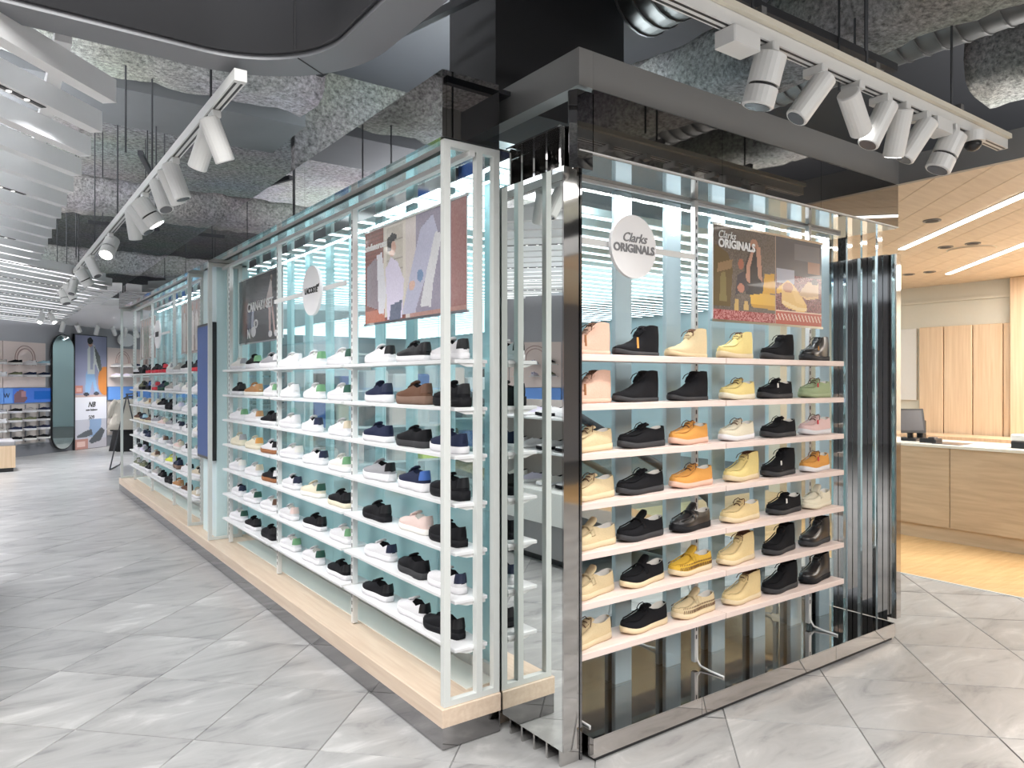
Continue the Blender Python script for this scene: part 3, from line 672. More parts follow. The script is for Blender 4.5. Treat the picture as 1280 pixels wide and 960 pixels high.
def art_carn(u, v):
    A = Art(u, v, (0.10, 0.105, 0.11)); A.i *= (0.7 + 0.6 * (1 - v))[..., None]
    A.rect(0, 1, 0, 0.16, (0.16, 0.17, 0.16))
    A.poly([(.10, 0.10), (.12, .62), (.2, .68), (.26, .6), (.24, .1)], (0.30, 0.16, 0.12)); A.poly([(.2, .1), (.22, .5), (.34, .55), (.34, .2)], (0.12, 0.16, 0.26)); A.poly([(.30, .15), (.33, .58), (.38, .55), (.36, .2)], (0.55, 0.58, 0.66))
    A.poly([(0.60, 0.50), (0.70, 0.72), (0.745, 0.88), (0.77, 0.88), (0.80, 0.5)], (0.66, 0.60, 0.58))
    A.poly([(0.70, 0.50), (0.72, 0.10), (0.755, 0.10), (0.755, 0.50)], (0.64, 0.52, 0.50)); A.poly([(0.765, 0.50), (0.82, 0.10), (0.86, 0.10), (0.80, 0.50)], (0.62, 0.50, 0.48))
    A.ell(0.745, 0.09, 0.04, 0.05, (0.75, 0.75, 0.76)); A.ell(0.87, 0.09, 0.045, 0.05, (0.75, 0.75, 0.76)); A.ell(0.77, 0.90, 0.02, 0.05, (0.30, 0.24, 0.22))
    A.ell(0.36, 0.16, 0.06, 0.08, (0.78, 0.78, 0.78)); A.ell(0.42, 0.28, 0.05, 0.07, (0.75, 0.75, 0.75)); A.ell(0.42, 0.28, 0.025, 0.04, (0.2, 0.2, 0.2)); A.noise(0.03)
    return A.i
P2 = XMAT(1.815, (5.45 + 6.60) / 2, 2.19)
t = hung_poster('hanging_poster', 'dark hanging poster of standing person with large white lettering', 1.15, 0.54, P2, art_carn, (1.815, 6.0, 1.93))
textmesh('lettering', 'CARNABY SET', 0.105, 'white_ink', P2 @ Matrix.Translation((0.02, 0.02, 0.003)), t, 0.002)
textmesh('lettering', 'N', 0.11, 'white_ink', P2 @ Matrix.Translation((-0.28, -0.2, 0.003)), t, 0.002)
# far posters
def art_far(seed):
    def f(u, v):
        A = Art(u, v, (0.52, 0.46, 0.44)); r = random.Random(seed)
        for k in range(5):
            x = 0.1 + 0.17 * k; c = r.choice([(0.20, 0.18, 0.18), (0.72, 0.68, 0.64), (0.40, 0.44, 0.36), (0.55, 0.36, 0.34), (0.80, 0.76, 0.72)])
            A.poly([(x, 0.05), (x - 0.03, 0.6), (x + 0.04, 0.85), (x + 0.12, 0.6), (x + 0.09, 0.05)], c); A.ell(x + 0.05, 0.88, 0.035, 0.07, (0.60, 0.44, 0.38))
        A.noise(0.05); return A.i
    return f
for (a, b, lab, sd) in ((7.80, 8.92, 'pale hanging group poster in the bay beside the blue screen', 3), (10.45, 11.58, 'pale hanging group poster in the end bay near the clothes rail', 5)):
    hung_poster('hanging_poster', lab, b - a, 0.55, XMAT(1.815, (a + b) / 2, 2.18), art_far(sd), (1.815, (a + b) / 2, 1.9), 0.02)
def art_clarks(u, v):
    A = Art(u, v, (0.22, 0.17, 0.14))
    # left half: people in dark clothes and tan shoes
    A.rect(0, 0.54, 0.1, 1, (0.25, 0.22, 0.20)); A.noise(0.08, 3, (u < 0.54) & (v > 0.12))
    A.poly([(0, .15), (0.01, .8), (.12, .72), (.16, .55), (.14, .15)], (0.24, 0.19, 0.11)); A.poly([(.03, .5), (.04, .6), (.16, .66), (.15, .56)], (0.40, 0.30, 0.2)); A.poly([(.05, .2), (.06, .5), (.1, .52), (.11, .2)], (0.34, 0.30, 0.17))
    A.poly([(.27, .3), (.26, .6), (.32, .85), (.37, .85), (.42, .6), (.44, .3)], (0.07, 0.08, 0.10)); A.poly([(.27, .45), (.28, .62), (.33, .83), (.35, .82), (.31, .6), (.31, .42)], (0.62, 0.42, 0.34)); A.poly([(.36, .85), (.38, .5), (.42, .45), (.40, .84)], (0.62, 0.42, 0.34)); A.ell(0.345, 0.86, 0.035, 0.055, (0.55, 0.36, 0.28))
    A.poly([(.18, .28), (.2, .5), (.26, .55), (.3, .35)], (0.14, 0.13, 0.15)); A.ell(.23, .62, .025, .06, (0.5, 0.26, 0.2)); A.ell(.23, .36, .03, .05, (.55, .32, .26))
    A.poly([(.42, .32), (.44, .55), (.53, .56), (.54, .34)], (0.72, 0.48, 0.10)); A.poly([(.32, .18), (.31, .30), (.40, .32), (.54, .32), (.54, .16), (.34, .16)], (0.76, 0.54, 0.16)); A.poly([(.32, .17), (.32, .20), (.54, .20), (.54, .15)], (0.62, 0.42, 0.12))
    A.poly([(.17, .10), (.18, .24), (.21, .24), (.21, .10)], (0.62, 0.48, 0.26)); A.poly([(.25, .12), (.26, .22), (.29, .22), (.30, .12)], (0.62, 0.48, 0.26))
    A.rect(0, 0.54, 0, 0.11, (0.50, 0.24, 0.24)); A.noise(0.35, 4, (u < 0.54) & (v < 0.11))
    # right half: tan shoes on a red rug
    A.rect(0.54, 1, 0, 1, (0.20, 0.20, 0.22)); A.rect(0.54, 1, 0.0, 0.58, (0.34, 0.15, 0.17)); A.noise(0.30, 6, (u > 0.54) & (v < 0.58) & (v > 0.16)); A.rect(0.54, 1, 0, 0.16, (0.60, 0.22, 0.18))
    A.fill((u > 0.54) & (v < 0.13) & (v > 0.05) & (np.sin(u * 190 + v * 60) > 0.4), (0.82, 0.66, 0.6)); A.rect(0.54, 1, 0.145, 0.16, (0.85, 0.7, 0.6))
    A.rect(0.55, 0.72, 0.48, 0.64, (0.52, 0.53, 0.60)); A.rect(0.86, 0.98, 0.62, 0.78, (0.5, 0.34, 0.27)); A.rect(0.72, 0.98, 0.76, 0.95, (0.28, 0.28, 0.30))
    A.poly([(.60, .24), (.60, .46), (.66, .52), (.72, .46), (.80, .34), (.85, .24), (.84, .17), (.76, .16), (.64, .20)], (0.83, 0.62, 0.30)); A.poly([(.60, .24), (.76, .17), (.84, .17), (.85, .21), (.77, .21), (.61, .28)], (0.90, 0.74, 0.46)); A.ell(.66, .43, .05, .06, (0.60, 0.34, 0.2)); A.poly([(.70, .38), (.74, .27), (.81, .24), (.83, .27), (.74, .40)], (0.88, 0.68, 0.36))
    A.poly([(.77, .38), (.82, .47), (.86, .53), (.97, .52), (.97, .37), (.85, .34), (.78, .35)], (0.68, 0.52, 0.36)); A.ell(.93, .53, .035, .035, (0.08, 0.07, 0.08)); A.poly([(.77, .36), (.85, .34), (.97, .37), (.97, .34), (.85, .31)], (.80, .62, .40))
    A.poly([(.55, .40), (.60, .46), (.60, .36), (.55, .35)], (0.83, 0.58, 0.15)); A.rect(0.535, 0.545, 0, 1, (0.55, 0.45, 0.4))
    return A.i
P3 = YMAT((3.0 + 3.975) / 2, 2.41, 2.155)
t = hung_poster('hanging_poster', 'hanging poster of tan shoes on red patterned rug with white lettering', 0.975, 0.485, P3, art_clarks, (3.49, 2.41, 1.91), 0.006)
textmesh('lettering', 'ORIGINALS', 0.060, 'white_ink', P3 @ Matrix.Translation((-0.30, 0.150, 0.003)), t, 0.002)
textmesh('lettering', 'Clarks', 0.055, 'white_ink', P3 @ Matrix.Translation((-0.385, 0.195, 0.003)), t, 0.0, 0.3)
# round signs
def round_sign(label, c, ax, r, M, lines, rods):
    t = thing('round_sign', label, 'sign', c)
    MB().disc(c, ax, r, 0.018, 48).build('disc', 'sign_white', t, False)
    for s, size, dy, sh, b, mt, ex in lines:
        textmesh('lettering', s, size, mt, M @ Matrix.Translation((0, dy, 0.010)), t, b, sh)
    for a, b in rods: MB().box(min(a[0], b[0]) - 0.004, max(a[0], b[0]) + 0.004, min(a[1], b[1]) - 0.004, max(a[1], b[1]) + 0.004, a[2] - 0.014, a[2] + 0.014).build('rod', 'white_metal', t)
    return t
t = round_sign('round white sign with dark script and outlined lettering before the boot display', (2.418, 2.40, 2.215), (0, 1, 0), 0.145, YMAT(2.418, 2.40, 2.215),
    [('Clarks', 0.060, 0.038, 0.35, 0.0005, 'grey_ink', 0), ('ORIGINALS', 0.052, -0.012, 0.0, 0.0018, 'grey_ink', 0)], [((2.06, 2.418, 2.215), (2.86, 2.418, 2.215))])
t = round_sign('round white sign with black lettering and small emblem in middle sneaker bay', (1.70, 4.53, 2.175), (1, 0, 0), 0.158, XMAT(1.70, 4.53, 2.175),
    [('LACOSTE', 0.052, 0.0, 0.0, 0.0018, 'black_ink', 0)], [((1.72, 4.04, 2.175), (1.72, 5.335, 2.175))])
M = XMAT(1.70, 4.53, 2.175) @ Matrix.Translation((0.115, 0.022, 0.010))
MB(M).tube([(-0.02, -0.012, 0), (-0.005, 0.0, 0), (0.01, -0.004, 0), (0.022, 0.010, 0)], [0.004, 0.009, 0.008, 0.003], 6).build('emblem', 'black_ink', t)
t = round_sign('round white sign with a black bar in the far sneaker bays', (1.70, 9.65, 2.16), (1, 0, 0), 0.17, XMAT(1.70, 9.65, 2.16), [], [((1.72, 9.05, 2.16), (1.72, 10.32, 2.16))])
MB().box(1.688, 1.690, 9.55, 9.75, 2.13, 2.19).build('mark', 'black_ink', t)

# ================================================================== shoes
WT = [(0, .016), (.02, .024), (.06, .030), (.15, .035), (.30, .034), (.45, .036), (.6, .043), (.72, .047), (.82, .045), (.90, .038), (.95, .029), (.985, .017), (1, .008)]
ST = [0, .02, .05, .10, .17, .25, .32, .38, .42, .46, .52, .60, .68, .76, .84, .90, .95, .98, 1.0]
HSC = {'moc': 1.14, 'mocboot': 1.12, 'desert': 1.10, 'loafer': 1.14}
def lerp(tab, s):
    for (a, va), (b, vb) in zip(tab[:-1], tab[1:]):
        if s <= b: t = (s - a) / (b - a); t = t * t * (3 - 2 * t) * 0.5 + t * 0.5; return va + (vb - va) * t
    return tab[-1][1]
KINDS = {
 # sole thickness, side height profile, opening end, length, width scale, toe taper
 'low':    dict(ts=.027, H=[(0, .070), (.08, .066), (.25, .046), (.36, .056), (.44, .068), (.60, .052), (.76, .036), (.90, .026), (1, .010)], op=.40, L=.285, W=1.0),
 'runner': dict(ts=.036, H=[(0, .072), (.08, .066), (.22, .048), (.36, .058), (.44, .072), (.60, .054), (.76, .036), (.90, .026), (1, .010)], op=.40, L=.290, W=1.0),
 'slip':   dict(ts=.030, H=[(0, .066), (.10, .060), (.25, .048), (.36, .050), (.46, .068), (.60, .058), (.76, .042), (.90, .030), (1, .012)], op=.44, L=.285, W=1.0),
 'moc':    dict(ts=.022, H=[(0, .066), (.08, .064), (.22, .054), (.36, .058), (.46, .070), (.60, .054), (.76, .040), (.90, .034), (1, .020)], op=.40, L=.300, W=1.0),
 'mocboot': dict(ts=.022, H=[(0, .110), (.08, .112), (.22, .112), (.34, .108), (.46, .082), (.60, .056), (.76, .042), (.90, .036), (1, .020)], op=.34, L=.300, W=1.0),
 'desert': dict(ts=.016, H=[(0, .118), (.08, .120), (.22, .122), (.34, .116), (.46, .080), (.60, .052), (.76, .036), (.90, .026), (1, .010)], op=.34, L=.305, W=.98),
 'loafer': dict(ts=.022, H=[(0, .062), (.08, .058), (.22, .050), (.36, .054), (.48, .068), (.60, .056), (.76, .042), (.90, .034), (1, .018)], op=.42, L=.300, W=1.0),
 'display': dict(ts=.026, H=[(0, .060), (.25, .046), (.44, .066), (.76, .036), (1, .010)], op=.40, L=.285, W=1.0),
}
def shoe_parts(kind):
    K = dict(KINDS[kind]); K['H'] = [(a, b * HSC.get(kind, 1.0)) for a, b in K['H']]; L = K['L']; W = K['W']; ts = K['ts']; parts = {}
    st = ST if kind != 'display' else [0, .05, .2, .38, .46, .68, .88, 1.0]
    spr = lambda s: .014 * max(0, (s - .72) / .28) ** 2
    X = lambda s: (s - .5) * L
    boot = kind in ('mocboot', 'desert')
    rings = []
    for s in st:
        w = lerp(WT, s) * W * (0.96 if s < .9 else 0.92); z0 = ts + spr(s) - .002; h = lerp(K['H'], s)
        o = 1.0 if s <= K['op'] else 0.0
        q = min(1.0, s / .12); 
        wt = w * (0.80 if o else (0.30 if s < .66 else 0.42))
        if s > .93: wt = w * .5
        moc = kind in ('moc', 'mocboot', 'loafer')
        lean = -0.010 * (1 - q) * (h / .06) * 0.5 + (0.006 if s < .1 else 0)
        side = [(w, 0, 0), (w * 1.05, h * .34, lean * .3), (w * (1.0 if boot or not o else .97) if not (moc and not o) else w * .98, h * .68, lean * .7), (wt, h if o else h * (.97 if moc else .93), lean)]
        if o: inner = [(max(wt - .006, .002), h - .003, lean), (w * .62, h * .30, 0)]; cz = h * .25
        else: inner = [(wt * .7, h * 1.0, 0), (wt * .35, h * 1.03, 0)]; cz = h * 1.04
        ring = [(X(s) + dx, y, z0 + z) for y, z, dx in side] + [(X(s) + dx, y, z0 + z) for y, z, dx in inner] + [(X(s), 0, z0 + cz)]
        ring += [(x, -y, z) for x, y, z in ring[-2::-1]]
        rings.append((s, o, ring))
    n = 13; V = [p for r in rings for p in r[2]]
    up, li = [], []
    for a in range(len(rings) - 1):
        oa, ob = rings[a][1], rings[a + 1][1]
        for i in range(n - 1):
            f = (a * n + i, (a + 1) * n + i, (a + 1) * n + i + 1, a * n + i + 1)
            (li if (3 <= i <= 8 and (oa or ob)) else up).append(f)
    for i in range(3): up.append((i, i + 1, n - 2 - i, n - 1 - i))
    li += [(3, 4, 8, 9), (4, 5, 7, 8)]; e = (len(rings) - 1) * n
    for i in range(6): up.append((e + n - 1 - i, e + n - 2 - i, e + i + 1, e + i))
    parts['upper'] = (V, up); parts['lining'] = (V, li)
    # sole
    sv, sf = [], []
    for s in st:
        w = lerp(WT, s) * W + .003; dx = (-.004 if s == 0 else (.004 if s == 1 else 0)); ww = w + (.004 if kind in ('runner', 'slip') and s < .3 else 0)
        wedge = .010 * max(0, 1 - s / .5) if kind in ('moc', 'mocboot', 'loafer', 'runner') else 0
        zt = ts + spr(s) + .003 + wedge * .5; zb = spr(s) + (.003 if s < .02 else 0)
        ring = [(X(s) + dx, ww * .94, zb), (X(s) + dx, ww * 1.02, zb + ts * .35), (X(s) + dx, ww, zt), (X(s) + dx, ww * .8, zt)]
        sv += ring + [(x, -y, z) for x, y, z in ring[::-1]]
    for a in range(len(st) - 1):
        for i in range(7): sf.append((a * 8 + i, (a + 1) * 8 + i, (a + 1) * 8 + i + 1, a * 8 + i + 1))
        sf.append((a * 8 + 7, (a + 1) * 8 + 7, (a + 1) * 8, a * 8))
    sf.append(tuple(range(7, -1, -1))[::-1]); e = (len(st) - 1) * 8; sf.append(tuple(range(e + 7, e - 1, -1)))
    parts['sole'] = (sv, sf)
    if kind == 'display': return parts
    hs = lambda s: ts + spr(s) - .002 + lerp(K['H'], s) * 1.04
    # tongue
    s0 = K['op']; hb = hs(s0 + .10); m = MB()
    th = {'low': .004, 'runner': .004, 'slip': .0, 'moc': -.006, 'mocboot': -.012, 'desert': -.014, 'loafer': .016}[kind]
    DZ = .006 if kind in ('low', 'runner') else .010
    rows = [(X(s0 + .17), hs(s0 + .17) + .002, .016), (X(s0 + .09), hs(s0 + .09) + .006, .022), (X(s0 + .02), hs(s0 + .06) + DZ + th * .5, .022), (X(s0 - .015), hs(s0 + .06) + DZ + .004 + th, .016)]
    tv = []
    for x, z, y in rows: tv += [(x, y, z - .003), (x, y * .5, z), (x, -y * .5, z), (x, -y, z - .003), (x - .004, -y, z - .009), (x - .004, y, z - .009)]
    tf_ = [(a * 6 + i, a * 6 + (i + 1) % 6, (a + 1) * 6 + (i + 1) % 6, (a + 1) * 6 + i) for a in range(3) for i in range(6)] + [tuple(range(5, -1, -1)), (18, 19, 20, 21, 22, 23)]
    parts['tongue'] = (tv, tf_)
    if kind in ('low', 'runner'):
        m = MB()
        for k in range(5):
            s = s0 + .05 + k * .045; z = hs(s) + .004; y = .020 - .0012 * k
            m.tube([(X(s), -y, z - .008), (X(s) + .002, -y * .5, z), (X(s) + .002, y * .5, z), (X(s), y, z - .008)], .0028, 5)
        parts['laces'] = (m.v, m.f)
        # heel tab: shell just outside the heel
        hv = []; rows = rings[0:4]
        def off(p): return (p[0] - .0016, p[1] * 1.03, p[2] + .001)
        for s, o, r in rows: hv += [off(r[i]) for i in (1, 2, 3)] + [off(r[i]) for i in (9, 10, 11)]
        hf = []
        for a in range(3):
            for i in (0, 1, 3, 4): hf.append((a * 6 + i, (a + 1) * 6 + i, (a + 1) * 6 + i + 1, a * 6 + i + 1))
        hf += [(0, 1, 4, 5), (1, 2, 3, 4)]
        parts['heel_tab'] = (hv, hf)
    if kind in ('moc', 'mocboot', 'desert'):
        m = MB()
        for k in range(2 if kind != 'moc' else 3):
            s = s0 + .06 + k * .06; z = hs(s) + .004; y = .019
            m.tube([(X(s), -y, z - .009), (X(s) + .002, -y * .4, z + .001), (X(s) + .002, y * .4, z + .001), (X(s), y, z - .009)], .0026, 5)
        s = s0 + .07; z = hs(s) + .006
        for sg in (-1, 1):
            m.tube([(X(s), 0, z), (X(s) - .004, sg * .018, z + .007), (X(s) + .010, sg * .030, z - .004), (X(s) + .02, sg * .034, z - .022)], .0022, 5)
        parts['laces'] = (m.v, m.f)
    if kind in ('moc', 'mocboot', 'loafer'):
        m = MB(); pts = []
        ss = [s0 + .12, .62, .70, .78, .86, .92, .955]
        for s in ss: w = lerp(WT, s) * W; pts.append((X(s), w * (.78 if s < .9 else .55), ts + spr(s) + lerp(K['H'], s) * .86))
        s = .975; mid = (X(s), 0, ts + spr(s) + lerp(K['H'], s) * .9)
        m.tube(pts + [mid] + [(x, -y, z) for x, y, z in pts[::-1]], .0032, 5)
        parts['toe_seam'] = (m.v, m.f)
    if kind == 'loafer':
        m = MB(); s = s0 + .13
        pr = []
        for y, dz in ((-.042, -.034), (-.034, -.012), (-.016, .003), (.016, .003), (.034, -.012), (.042, -.034)): pr.append((y, hs(s) + dz))
        v = []
        for y, z in pr: v += [(X(s) - .012, y, z), (X(s) + .012, y, z - .004), (X(s) + .012, y, z), (X(s) - .012, y, z + .004)]
        f = [(a * 4 + i, a * 4 + (i + 1) % 4, (a + 1) * 4 + (i + 1) % 4, (a + 1) * 4 + i) for a in range(5) for i in range(4)] + [(3, 2, 1, 0), (20, 21, 22, 23)]
        m.add(v, f); parts['strap'] = (m.v, m.f)
    if boot or kind == 'moc':
        pass
    return parts
SHOE = {}
for kd in KINDS:
    SHOE[kd] = {}
    for pn, (v, f) in shoe_parts(kd).items():
        me = bpy.data.meshes.new(kd + '_' + pn); 
        used = sorted({i for q in f for i in q}); mp = {a: b for b, a in enumerate(used)}
        me.from_pydata([v[i] for i in used], [], [tuple(mp[i] for i in q) for q in f]); me.update()
        me.polygons.foreach_set('use_smooth', [True] * len(me.polygons)); SHOE[kd][pn] = me
tg = MB().add([(.03, .040, .035), (.045, .041, .035), (.040, .036, .085), (.028, .035, .085), (.03, .043, .035), (.045, .044, .035), (.040, .039, .085), (.028, .038, .085)], [(3, 2, 1, 0), (4, 5, 6, 7), (0, 1, 5, 4), (1, 2, 6, 5), (2, 3, 7, 6), (3, 0, 4, 7)])
TAGME = bpy.data.meshes.new('hang_tag'); TAGME.from_pydata(tg.v, [], tg.f); TAGME.update()
sm = MB()
for _k in range(26):
    _s = .06 + _k * .034; _w = lerp(WT, _s) * 1.02 + .0012; _x = (_s - .5) * .300
    for _g in (-1, 1):
        sm.tube([(_x, _g * _w, .030), (_x - .003, _g * _w, .046)], .0016, 4)
        sm.tube([(_x + .002, _g * _w * .99, .052), (_x - .002, _g * _w * .97, .060)], .0013, 4)
STITCHME = bpy.data.meshes.new('stitching'); STITCHME.from_pydata(sm.v, [], sm.f); STITCHME.update()
C = dict(white=(.72, .71, .73), offwhite=(.76, .74, .70), cream=(.72, .66, .52), black=(.012, .012, .014), navy=(.022, .028, .06), green=(.16, .34, .18), darkgreen=(.03, .09, .065), grey=(.33, .33, .35), brown=(.14, .075, .05),
         tan=(.42, .22, .10), pink=(.74, .58, .54), beige=(.60, .52, .40), sand=(.66, .53, .33), maple=(.72, .56, .30), yellow=(.74, .60, .26), ochre=(.68, .42, .06), orange=(.68, .33, .09), blush=(.70, .46, .36), gum=(.30, .13, .06),
         sage=(.36, .43, .26), rose=(.72, .52, .50), crepe=(.66, .54, .36), darksole=(.045, .045, .048), red=(.60, .05, .07), lime=(.66, .72, .10), blue=(.06, .14, .42), mid=(.40, .38, .36), lav=(.66, .62, .76), olive=(.16, .17, .10), gsole=(.20, .13, .10), paleblue=(.42, .62, .72))
CN = dict(white='white', offwhite='off-white', cream='cream', black='black', navy='navy', green='green', darkgreen='dark green', grey='grey', brown='brown', tan='tan brown', pink='pale pink', beige='beige', sand='sand', maple='pale maple', yellow='yellow', ochre='mustard', orange='orange tan', blush='blush pink', gum='brown gum', sage='sage green', rose='rose pink', crepe='crepe', darksole='dark', red='red', lime='lime yellow', blue='blue', mid='stone grey', lav='lavender', olive='olive', gsole='brown', paleblue='pale blue')
KN = dict(low='low sneaker', runner='thick-soled sneaker', slip='slip-on shoe', moc='moccasin lace-up shoe', mocboot='moccasin ankle boot', desert='suede ankle boot', loafer='strapped moccasin', display='sneaker')
ORD = ['top', 'second', 'third', 'fourth', 'fifth', 'sixth', 'lowest']
def put_shoe(kind, up, sole, acc, lining, loc, rz, label, group, tagc=None, mat=None, lace=None, stitch=False):
    r = thing('sneaker' if kind in ('low', 'runner', 'slip', 'display') else 'shoe' if kind in ('moc', 'loafer') else 'boot', label, 'shoe' if kind not in ('mocboot', 'desert') else 'boot', loc, rz, group)
    um = mat or ('shoe_upper')
    for pn, me in SHOE[kind].items():
        if pn == 'upper': c, mt = C[up], um
        elif pn == 'sole': c, mt = C[sole], 'shoe_sole'
        elif pn == 'lining': c, mt = C[lining], 'shoe_cloth'
        elif pn in ('heel_tab',): c, mt = C[acc], 'shoe_smooth'
        elif pn == 'tongue': c, mt = (tuple(x * .92 for x in C[up])), um
        elif pn == 'laces': c, mt = C[lace or (up if kind in ('low', 'runner') else 'brown' if up not in ('black',) else 'black')], 'shoe_cloth'
        elif pn == 'toe_seam': c, mt = tuple(x * .75 for x in C[up]), um
        else: c, mt = tuple(x * .85 for x in C[up]), um
        nm = pn
        o = bpy.data.objects.new(nm, me); COL.objects.link(o); o.parent = r; o.color = tuple(c) + (1,)
        if not me.materials: me.materials.append(MATS[mt])
        o.material_slots[0].link = 'OBJECT'; o.material_slots[0].material = MATS[mt]
    if stitch:
        link('stitching', STITCHME, 'shoe_cloth', r, False, C['brown'])
    if tagc:
        o = link('hang_tag', TAGME, 'shoe_cloth', r, False, C[tagc])
    return r
def describe(kind, up, sole, acc, tagc=None):
    d = CN[up] + ' ' + KN[kind]
    if acc and acc != up and kind in ('low', 'runner'): d += ' with ' + CN[acc] + ' heel'
    elif tagc: d += ' with ' + CN[tagc] + ' hang tag'
    elif sole != up and sole not in ('crepe', 'darksole'): d += ' on ' + CN[sole] + ' sole'
    return d
USED = {}
def label_row(items, where):
    """items: list of descriptions; look-alikes in a row are told apart by a neighbour"""
    out = []
    for i, d in enumerate(items):
        l = d + ' on ' + where
        if items.count(d) > 1:
            nb = [items[j] for j in (i - 1, i + 1) if 0 <= j < len(items) and items[j] != d]
            if nb: l = d + ' beside ' + nb[0].split(' with ')[0].split(' on ')[0] + ', ' + where
        out.append(l)
    return out
# (kind, upper, sole, accent)   three a shelf, listed far to near
BAY = {
 'A': [[('low', 'white', 'white', 'black'), ('low', 'black', 'white', 'black'), ('low', 'white', 'white', 'black')],
       [('runner', 'navy', 'white', 'navy'), ('runner', 'brown', 'gsole', 'brown'), ('runner', 'black', 'black', 'black')],
       [('slip', 'navy', 'white', None), ('slip', 'black', 'darksole', None), ('slip', 'navy', 'white', None)],
       [('runner', 'grey', 'white', 'black'), ('runner', 'navy', 'white', 'blue'), ('runner', 'black', 'black', 'black')],
       [('low', 'black', 'black', 'black'), ('low', 'pink', 'offwhite', 'pink'), ('slip', 'black', 'black', None)],
       [('low', 'white', 'white', 'navy'), ('slip', 'black', 'darksole', None), ('low', 'white', 'white', 'navy')],
       [('low', 'black', 'white', 'black'), ('low', 'white', 'white', 'black'), ('low', 'black', 'black', 'black')]],
 'B': [[('low', 'white', 'white', 'white'), ('low', 'white', 'white', 'green'), ('low', 'white', 'white', 'darkgreen')],
       [('low', 'white', 'white', 'white'), ('low', 'white', 'white', 'green'), ('low', 'white', 'white', 'darkgreen')],
       [('low', 'white', 'white', 'white'), ('low', 'white', 'white', 'navy'), ('low', 'white', 'white', 'beige')],
       [('low', 'white', 'white', 'offwhite'), ('low', 'white', 'white', 'navy'), ('low', 'offwhite', 'white', 'green')],
       [('low', 'white', 'white', 'navy'), ('low', 'cream', 'offwhite', 'darkgreen'), ('low', 'black', 'cream', 'black')],
       [('low', 'white', 'white', 'pink'), ('low', 'black', 'white', 'black'), ('low', 'white', 'white', 'green')],
       [('low', 'white', 'white', 'green'), ('low', 'white', 'white', 'darkgreen'), ('low', 'black', 'white', 'black')]],
 'C': [[('low', 'offwhite', 'white', 'grey'), ('runner', 'black', 'white', 'green'), ('runner', 'grey', 'white', 'white')],
       [('low', 'black', 'white', 'black'), ('low', 'tan', 'offwhite', 'tan'), ('low', 'white', 'white', 'green')],
       [('low', 'white', 'white', 'green'), ('low', 'white', 'white', 'tan'), ('low', 'black', 'white', 'black')],
       [('low', 'cream', 'cream', 'grey'), ('low', 'cream', 'cream', 'orange'), ('low', 'white', 'gum', 'black')],
       [('low', 'white', 'white', 'offwhite'), ('low', 'white', 'white', 'beige'), ('low', 'black', 'gum', 'white')],
       [('low', 'white', 'white', 'navy'), ('low', 'white', 'white', 'darkgreen'), ('low', 'white', 'white', 'brown')],
       [('low', 'white', 'white', 'darkgreen'), ('low', 'black', 'white', 'black'), ('low', 'black', 'black', 'black')]],
 'D': [[('low', 'mid', 'white', 'mid'), ('runner', 'black', 'white', 'black'), ('runner', 'black', 'red', 'black')],
       [('low', 'white', 'white', 'offwhite'), ('low', 'offwhite', 'white', 'grey'), ('low', 'white', 'white', 'white')],
       [('low', 'white', 'white', 'lav'), ('low', 'white', 'white', 'grey'), ('low', 'white', 'white', 'black')],
       [('low', 'white', 'white', 'navy'), ('low', 'white', 'white', 'black'), ('low', 'offwhite', 'white', 'brown')],
       [('low', 'pink', 'offwhite', 'beige'), ('low', 'white', 'white', 'black'), ('low', 'white', 'white', 'pink')],
       [('runner', 'navy', 'gsole', 'navy'), ('low', 'white', 'white', 'black'), ('low', 'beige', 'white', 'black')],
       [('low', 'tan', 'white', 'tan'), ('low', 'brown', 'white', 'brown'), ('low', 'beige', 'white', 'offwhite')]],
 'E': [[('runner', 'black', 'red', 'black'), ('runner', 'black', 'red', 'red'), ('runner', 'offwhite', 'white', 'grey')],
       [('runner', 'grey', 'red', 'red'), ('runner', 'navy', 'darkgreen', 'darkgreen'), ('low', 'mid', 'white', 'mid')],
       [('low', 'white', 'white', 'beige'), ('runner', 'black', 'white', 'black'), ('runner', 'black', 'black', 'black')],
       [('runner', 'grey', 'white', 'grey'), ('low', 'pink', 'white', 'beige'), ('runner', 'grey', 'white', 'navy')],
       [('low', 'offwhite', 'white', 'white'), ('low', 'white', 'white', 'brown'), ('low', 'grey', 'white', 'grey')],
       [('low', 'beige', 'white', 'brown'), ('low', 'offwhite', 'white', 'white'), ('runner', 'lime', 'white', 'lime')],
       [('low', 'mid', 'white', 'mid'), ('low', 'black', 'white', 'black'), ('runner', 'black', 'black', 'black')]],
 'F': [[('low', 'white', 'black', 'black'), ('runner', 'black', 'black', 'black'), ('runner', 'black', 'red', 'black')],
       [('low', 'offwhite', 'white', 'white'), ('runner', 'olive', 'black', 'black'), ('runner', 'navy', 'black', 'blue')],
       [('low', 'white', 'white', 'paleblue'), ('low', 'offwhite', 'white', 'grey'), ('low', 'cream', 'white', 'tan')],
       [('low', 'brown', 'cream', 'black'), ('low', 'navy', 'cream', 'paleblue'), ('low', 'brown', 'cream', 'brown')],
       [('low', 'white', 'white', 'grey'), ('low', 'white', 'white', 'navy'), ('low', 'navy', 'white', 'navy')],
       [('low', 'white', 'white', 'black'), ('low', 'lav', 'white', 'grey'), ('runner', 'black', 'white', 'navy')],
       [('low', 'olive', 'white', 'mid'), ('low', 'olive', 'white', 'olive'), ('runner', 'black', 'white', 'black')]],
}
BW = {'A': 'under seated-person poster', 'B': 'under round lettered sign', 'C': 'under dark poster', 'D': 'beside blue screen', 'E': 'under black-bar sign', 'F': 'nearest clothes rail'}
